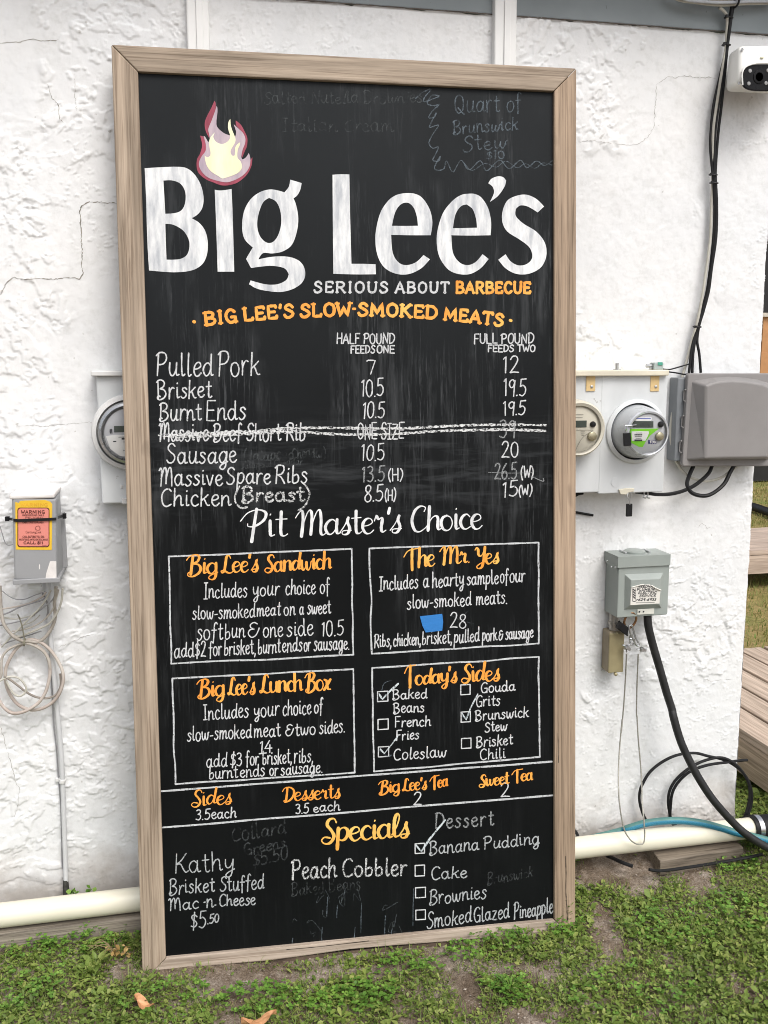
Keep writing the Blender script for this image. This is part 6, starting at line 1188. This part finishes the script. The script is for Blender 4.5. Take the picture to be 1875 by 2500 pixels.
# grass blades and straw
def blades(name, n, seed, thr, lo, hi, w, mat, box_, bend=.5, mask=True):
    r = np.random.default_rng(seed)
    if mask: x, y, c, r = scatter(n, *box_, thr, seed, .5)
    else: x, y = r.uniform(box_[0], box_[1], n), r.uniform(box_[2], box_[3], n)
    n = len(x); az = r.uniform(0, 6.28, n); L = r.uniform(lo, hi, n); b = np.abs(r.normal(bend, .3, n)); z = gzn(x, y) if mask else gz(x, y)
    P = []; dx, dy = np.cos(az), np.sin(az); ang = r.uniform(.9, 1.5, n); px, pz = np.zeros(n), np.zeros(n)
    for k in range(4):
        ww = w * (1 - k / 3.0) * .5 + .0001
        P.append(np.stack([x + dx * px - dy * ww, y + dy * px + dx * ww, z + pz - .002], -1)); P.append(np.stack([x + dx * px + dy * ww, y + dy * px - dx * ww, z + pz - .002], -1))
        a = ang - b * k * .55; px = px + np.cos(a) * L / 3; pz = pz + np.sin(a) * L / 3
    V = np.stack(P, 1); me = bpy.data.meshes.new(name); me.vertices.add(n * 8); me.vertices.foreach_set('co', V.reshape(-1).astype(np.float32))
    f = np.array([0, 1, 3, 2, 2, 3, 5, 4, 4, 5, 7, 6]); idx = (np.arange(n)[:, None] * 8 + f[None]).reshape(-1); me.loops.add(len(idx)); me.loops.foreach_set('vertex_index', idx.astype(np.int32))
    me.polygons.add(n * 3); me.polygons.foreach_set('loop_start', (np.arange(n * 3) * 4).astype(np.int32)); me.update(calc_edges=True); me.materials.append(mat)
    o = bpy.data.objects.new(name, me); COL.objects.link(o); return o
tag(blades('grass', 36000, 61, -.05, .016, .055, .0023, M_GRASS, (XR0, XR1, YR0, YR1), .6), 'short grass blades scattered through the weeds', 'grass', kind='stuff')
tag(blades('dry_straw', 26000, 62, -.6, .008, .034, .0013, M_DRY, (XR0, XR1, YR0, YR1), 1.3), 'dry straw lying on the bare sandy soil', 'straw', kind='stuff')
tag(blades('lawn_grass', 60000, 63, 0, .03, .08, .006, leaf_mat('lawn_blade', (.16, .19, .05), (.30, .26, .10), (.15, .24, .06)), (1.6, 7.5, .5, 9.5), .9, False), 'patchy half dry lawn beyond the wall corner', 'lawn', kind='stuff')
# pebbles and crumbs of soil
r = np.random.default_rng(71); mb = MB()
for k in range(2200):
    x_, y_ = r.uniform(-.9, 1.7), r.uniform(-.8, -.12); s_ = r.uniform(.001, .0042) * (1 if k % 12 else 1.5); z_ = float(gzn(np.array([x_]), np.array([y_]))[0])
    o8 = [(a * s_ * r.uniform(.7, 1.2), b * s_ * r.uniform(.7, 1.2), c * s_ * .7 * r.uniform(.7, 1.2)) for a, b, c in ((1, 0, 0), (-1, 0, 0), (0, 1, 0), (0, -1, 0), (0, 0, 1), (0, 0, -1))]
    mb.add([(x_ + q[0], y_ + q[1], z_ + q[2] + s_ * .2) for q in o8], [(0, 2, 4), (2, 1, 4), (1, 3, 4), (3, 0, 4), (2, 0, 5), (1, 2, 5), (3, 1, 5), (0, 3, 5)])
tag(mb.build('soil_crumbs', M('crumbs', (.30, .26, .22), .95, .5, 40), None, (0, 0, 0)), 'crumbs of soil and grit on the bare sand', 'soil crumbs', kind='stuff')

# ---- single plants
def plant(px, py, label, n, ln, h, group=None, mat=M_LEAF, wide=.42, seed=1, name='weed_plant', cat='plant'):
    r = np.random.default_rng(seed); c0 = GP(px, py, .06); z0_ = float(gzn(np.array([c0[0]]), np.array([c0[1]]))[0]); base_ = np.array([c0[0], c0[1], z0_])
    az = np.arange(n) * 2.4 + r.normal(0, .2, n); L = ln * r.uniform(.6, 1.1, n); pos = np.zeros((n, 3)); pos[:, 2] = r.uniform(.1, 1, n) * h; pos[:, 0] = -np.sin(az) * .004; pos[:, 1] = np.cos(az) * .004
    V = leaves(pos, az, r.uniform(.15, .9, n), L, L * wide, r.normal(0, .2, n)); t = thing(name, base_, label, cat, group); o = leaf_obj('leaves', V, mat); o.parent = t
    mb = MB(); mb.tube([(0, 0, -.005), (.002, 0, h * .5), (0, .001, h * 1.02)], .0014, 6, 3); mb.build('stem', M_GRASS, t); return t
plant(235, 2372, 'broad leaved weed rosette beside the left foot of the chalkboard', 11, .052, .012, seed=3)
plant(208, 2385, 'small pale oval leaved weed left of the dry stalks', 8, .036, .010, seed=4)
plant(1245, 2400, 'jagged upright weed rosette in front of the chalkboard right corner', 16, .050, .02, mat=M_CLOV, wide=.22, seed=5)
plant(1385, 2262, 'leafy clover sprig climbing the right foot of the chalkboard frame', 26, .018, .085, mat=M_CLOV, wide=.8, seed=6)
plant(1362, 2268, 'low clover sprig in front of the frame corner', 18, .016, .05, mat=M_CLOV, wide=.85, seed=7)
plant(1412, 2266, 'clover sprig just right of the chalkboard frame foot', 16, .017, .045, mat=M_CLOV, wide=.85, seed=17)
plant(1825, 2090, 'dark leafy weed at the end of the timber block', 18, .036, .09, wide=.62, seed=8)
plant(1846, 2092, 'leafy weed growing below the thick black cable', 16, .032, .06, wide=.62, seed=18)
for k, (px, py) in enumerate(((494, 785), (598, 775))):
    q = WP(px * .36166, 1900 + py * .36166, .05); r = np.random.default_rng(80 + k); n = 9; az = r.uniform(0, 6.28, n); L = np.full(n, .016); pos = np.stack([r.normal(0, .010, n), r.normal(0, .005, n), r.uniform(-.004, .010, n)], -1)
    t = thing('clover_sprig', q - np.array([0, 0, .05]), ('clover sprig behind the drain pipe right beside the riser pipe', 'clover sprig behind the drain pipe midway to the chalkboard')[k], 'clover'); o = leaf_obj('leaves', leaves(pos + np.array([0, 0, .05]), az, r.normal(.6, .3, n), L, L * 1.3), M_CLOV); o.parent = t
    mb = MB(); mb.tube([(0, 0, -.02), (.001, 0, .03), (0, 0, .056)], .0015, 6, 3); mb.build('stem', M_GRASS, t)
# dry withered stalk by the left foot
c0 = GP(285, 2345, .07); t = thing('dry_weed', c0, 'withered tan weed stalks by the left foot of the chalkboard', 'dry weed')
r = np.random.default_rng(90); mb = MB()
for k in range(9):
    a = r.uniform(0, 6.28); l = r.uniform(.03, .10); mb.tube([(0, 0, 0), (math.cos(a) * l * .4, math.sin(a) * l * .2, l * .6), (math.cos(a) * l, math.sin(a) * l * .4, l * r.uniform(.3, .9))], .0011, 5, 3)
mb.build('stalks', M_DRY, t)
n = 26; az = r.uniform(0, 6.28, n); L = r.uniform(.010, .022, n); o = leaf_obj('withered_leaves', leaves(np.stack([r.normal(.005, .02, n), r.normal(0, .012, n), r.uniform(.01, .055, n)], -1), az, r.normal(0, .8, n), L, L * .8), leaf_mat('withered', (.30, .19, .07), (.45, .30, .12), (.55, .40, .2))); o.parent = t
# fallen leaves
def fallen(px, py, L, Wd, rot, label, seed, curl=.012):
    c0 = GP(px, py, .075); r = np.random.default_rng(seed); nu, nv = 15, 7; vs = []
    for i in range(nu):
        u = i / (nu - 1); hw = Wd * .5 * (math.sin(math.pi * min(1, u * 1.02 + .01)) ** .75) * (1 + .10 * math.sin(u * 17 + seed))
        for j in range(nv):
            v = j / (nv - 1) * 2 - 1; x_ = (u - .5) * L; y_ = v * hw; z_ = curl * (abs(v) ** 1.5) * (.6 + .8 * math.sin(u * 5 + seed)) + .006 * math.sin(u * 7 + seed)
            vs.append((x_ * math.cos(rot) - y_ * math.sin(rot), x_ * math.sin(rot) + y_ * math.cos(rot), z_ + .012))
    fs = [(i * nv + j, i * nv + j + 1, (i + 1) * nv + j + 1, (i + 1) * nv + j) for i in range(nu - 1) for j in range(nv - 1)]
    vs2 = [(a, b, c - .0008) for a, b, c in vs]; n_ = len(vs)
    mb = MB(); mb.add(vs + vs2, fs + [tuple(i + n_ for i in f[::-1]) for f in fs], True); z0_ = float(gzn(np.array([c0[0]]), np.array([c0[1]]))[0])
    o = mb.build('fallen_leaf', M('leaf_orange', srgb(186, 132, 90), .6, .2, 60, stretch=(1, 3, 1), col2=srgb(212, 160, 116)), None); o.location = (c0[0], c0[1], z0_ + .012); return tag(o, label, 'leaf', 'fallen leaves on the weeds')
fallen(352, 2448, .058, .030, -.55, 'orange brown fallen leaf lying in the weeds at the bottom left', 1)
fallen(632, 2474, .092, .030, .22, 'long curled orange brown fallen leaf below the middle of the chalkboard', 2)
fallen(728, 2497, .03, .018, .3, 'tip of a fallen leaf right at the bottom edge of the photo', 4)

# ================================================================== BEYOND THE CORNER
wd1 = wood('deck_plank', 'y', (.56, .455, .37), (.33, .25, .195), 31.0); wd2 = wood('deck_plank_light', 'y', (.58, .46, .36), (.34, .26, .19), 37.0); wd3 = wood('far_deck_plank', 'x', (.52, .42, .35), (.30, .23, .19), 41.0)
def deck(name_loc, x0, x1, y0, y1, z, along, pl, gap, label, mats):
    OFF = np.array([x0, y0, z - .25]); t = thing('wooden_deck', OFF, label, 'deck', 'wooden decks beyond the wall corner'); mb = MB(); k = 0; c = x0 if along == 'y' else y0; e = x1 if along == 'y' else y1; rr_ = np.random.default_rng(5)
    while c < e - .02:
        w_ = min(pl, e - c) - gap; dz = rr_.uniform(-.002, .002)
        mb.box((c, y0 + rr_.uniform(-.004, .004), z - .036 + dz), (c + w_, y1, z + dz)) if along == 'y' else mb.box((x0, c, z - .036 + dz), (x1, c + w_, z + dz)); c += pl
    mb.build('deck_boards', mats[0], t, OFF, .003)
    mb = MB(); mb.box((x0 + .004, y0, z - .175), (x0 + .040, y1, z - .038)); mb.build('rim_board', mats[1], t, OFF, .003)
    mb = MB(); mb.box((x0 + .041, y0 + .004, z - .175), (x1, y0 + .040, z - .038)); mb.build('rim_board', mats[1], t, OFF, .003)
    for px_, py_ in ((x0 + .05, y0 + .05), (x0 + .05, y1 - .1), (x1 - .1, y0 + .05), (x1 - .1, y1 - .1)): mb = MB(); mb.box((px_, py_, -.02), (px_ + .09, py_ + .09, z - .04)); mb.build('post', mats[1], t, OFF)
    return t
deck(0, 1.752, 4.4, -.10, 1.315, .30, 'y', .142, .016, 'near wooden deck with boards running back from the viewer', (wd1, wd2))
deck(1, 3.55, 7.2, 3.44, 4.30, .30, 'x', .14, .008, 'far wooden deck across the lawn with lengthwise boards', (wd3, wd3))
m_postw = M('post_tan', srgb(178, 130, 86), .6, .1, 8, bmp=.2)
# dark trailer far behind and the black pipe on the lawn
q = GP(1850, 1176, .02); OFF = np.array([q[0] - .3, q[1], 0])
t = thing('dark_trailer', OFF, 'dark black trailer standing far behind on the lawn', 'trailer'); m_tr = M('trailer_black', (.008, .008, .009), .7, .2, 2)
mb = MB(); mb.box((q[0] - .3, q[1], .45), (q[0] + 4, q[1] + 2.2, 4.2)); mb.build('body', m_tr, t, OFF, .02)
mb = MB(); mb.box((q[0] - .1, q[1] + .05, .02), (q[0] + 3.9, q[1] + 2.1, .45)); mb.build('skirt', m_tr, t, OFF)
for xx in (1.2, 2.0): mb = MB(); mb.tube([(q[0] + xx, q[1] - .02, .32), (q[0] + xx, q[1] + .2, .32)], .32, 24, 1); mb.build('wheel', m_black, t, OFF)
yb = q[1] - .05
def TP(px, py): v = ray(px, py); return CAMP + v * ((yb - CAMP[1]) / v[1])
a0, a1 = TP(1857, 774), TP(1876, 1100); zm_ = TP(1866, 858)[2]
mb = MB(); mb.box((a0[0], yb - .06, a1[2]), (a1[0], q[1], zm_ - .012)); mb.box((a0[0] + .01, yb - .05, zm_ - .012), (a1[0], q[1], a0[2])); mb.build('door_post', m_postw, t, OFF, .004)
mb = MB(); mb.box((a0[0] - .05, yb - .1, a0[2]), (a1[0] + 1.2, q[1], a0[2] + .05)); mb.build('door_lintel', M('lintel_pale', (.5, .46, .4), .6), t, OFF)
P_ = [GP(1800, 1226, .06), GP(1841, 1238, .06), GP(1876, 1250, .06), GP(1960, 1280, .06)]
tag(MB().tube(P_, .046, 12, 4).build('black_pipe', m_black, None, P_[1]), 'thick black pipe lying across the lawn beyond the far deck', 'pipe')
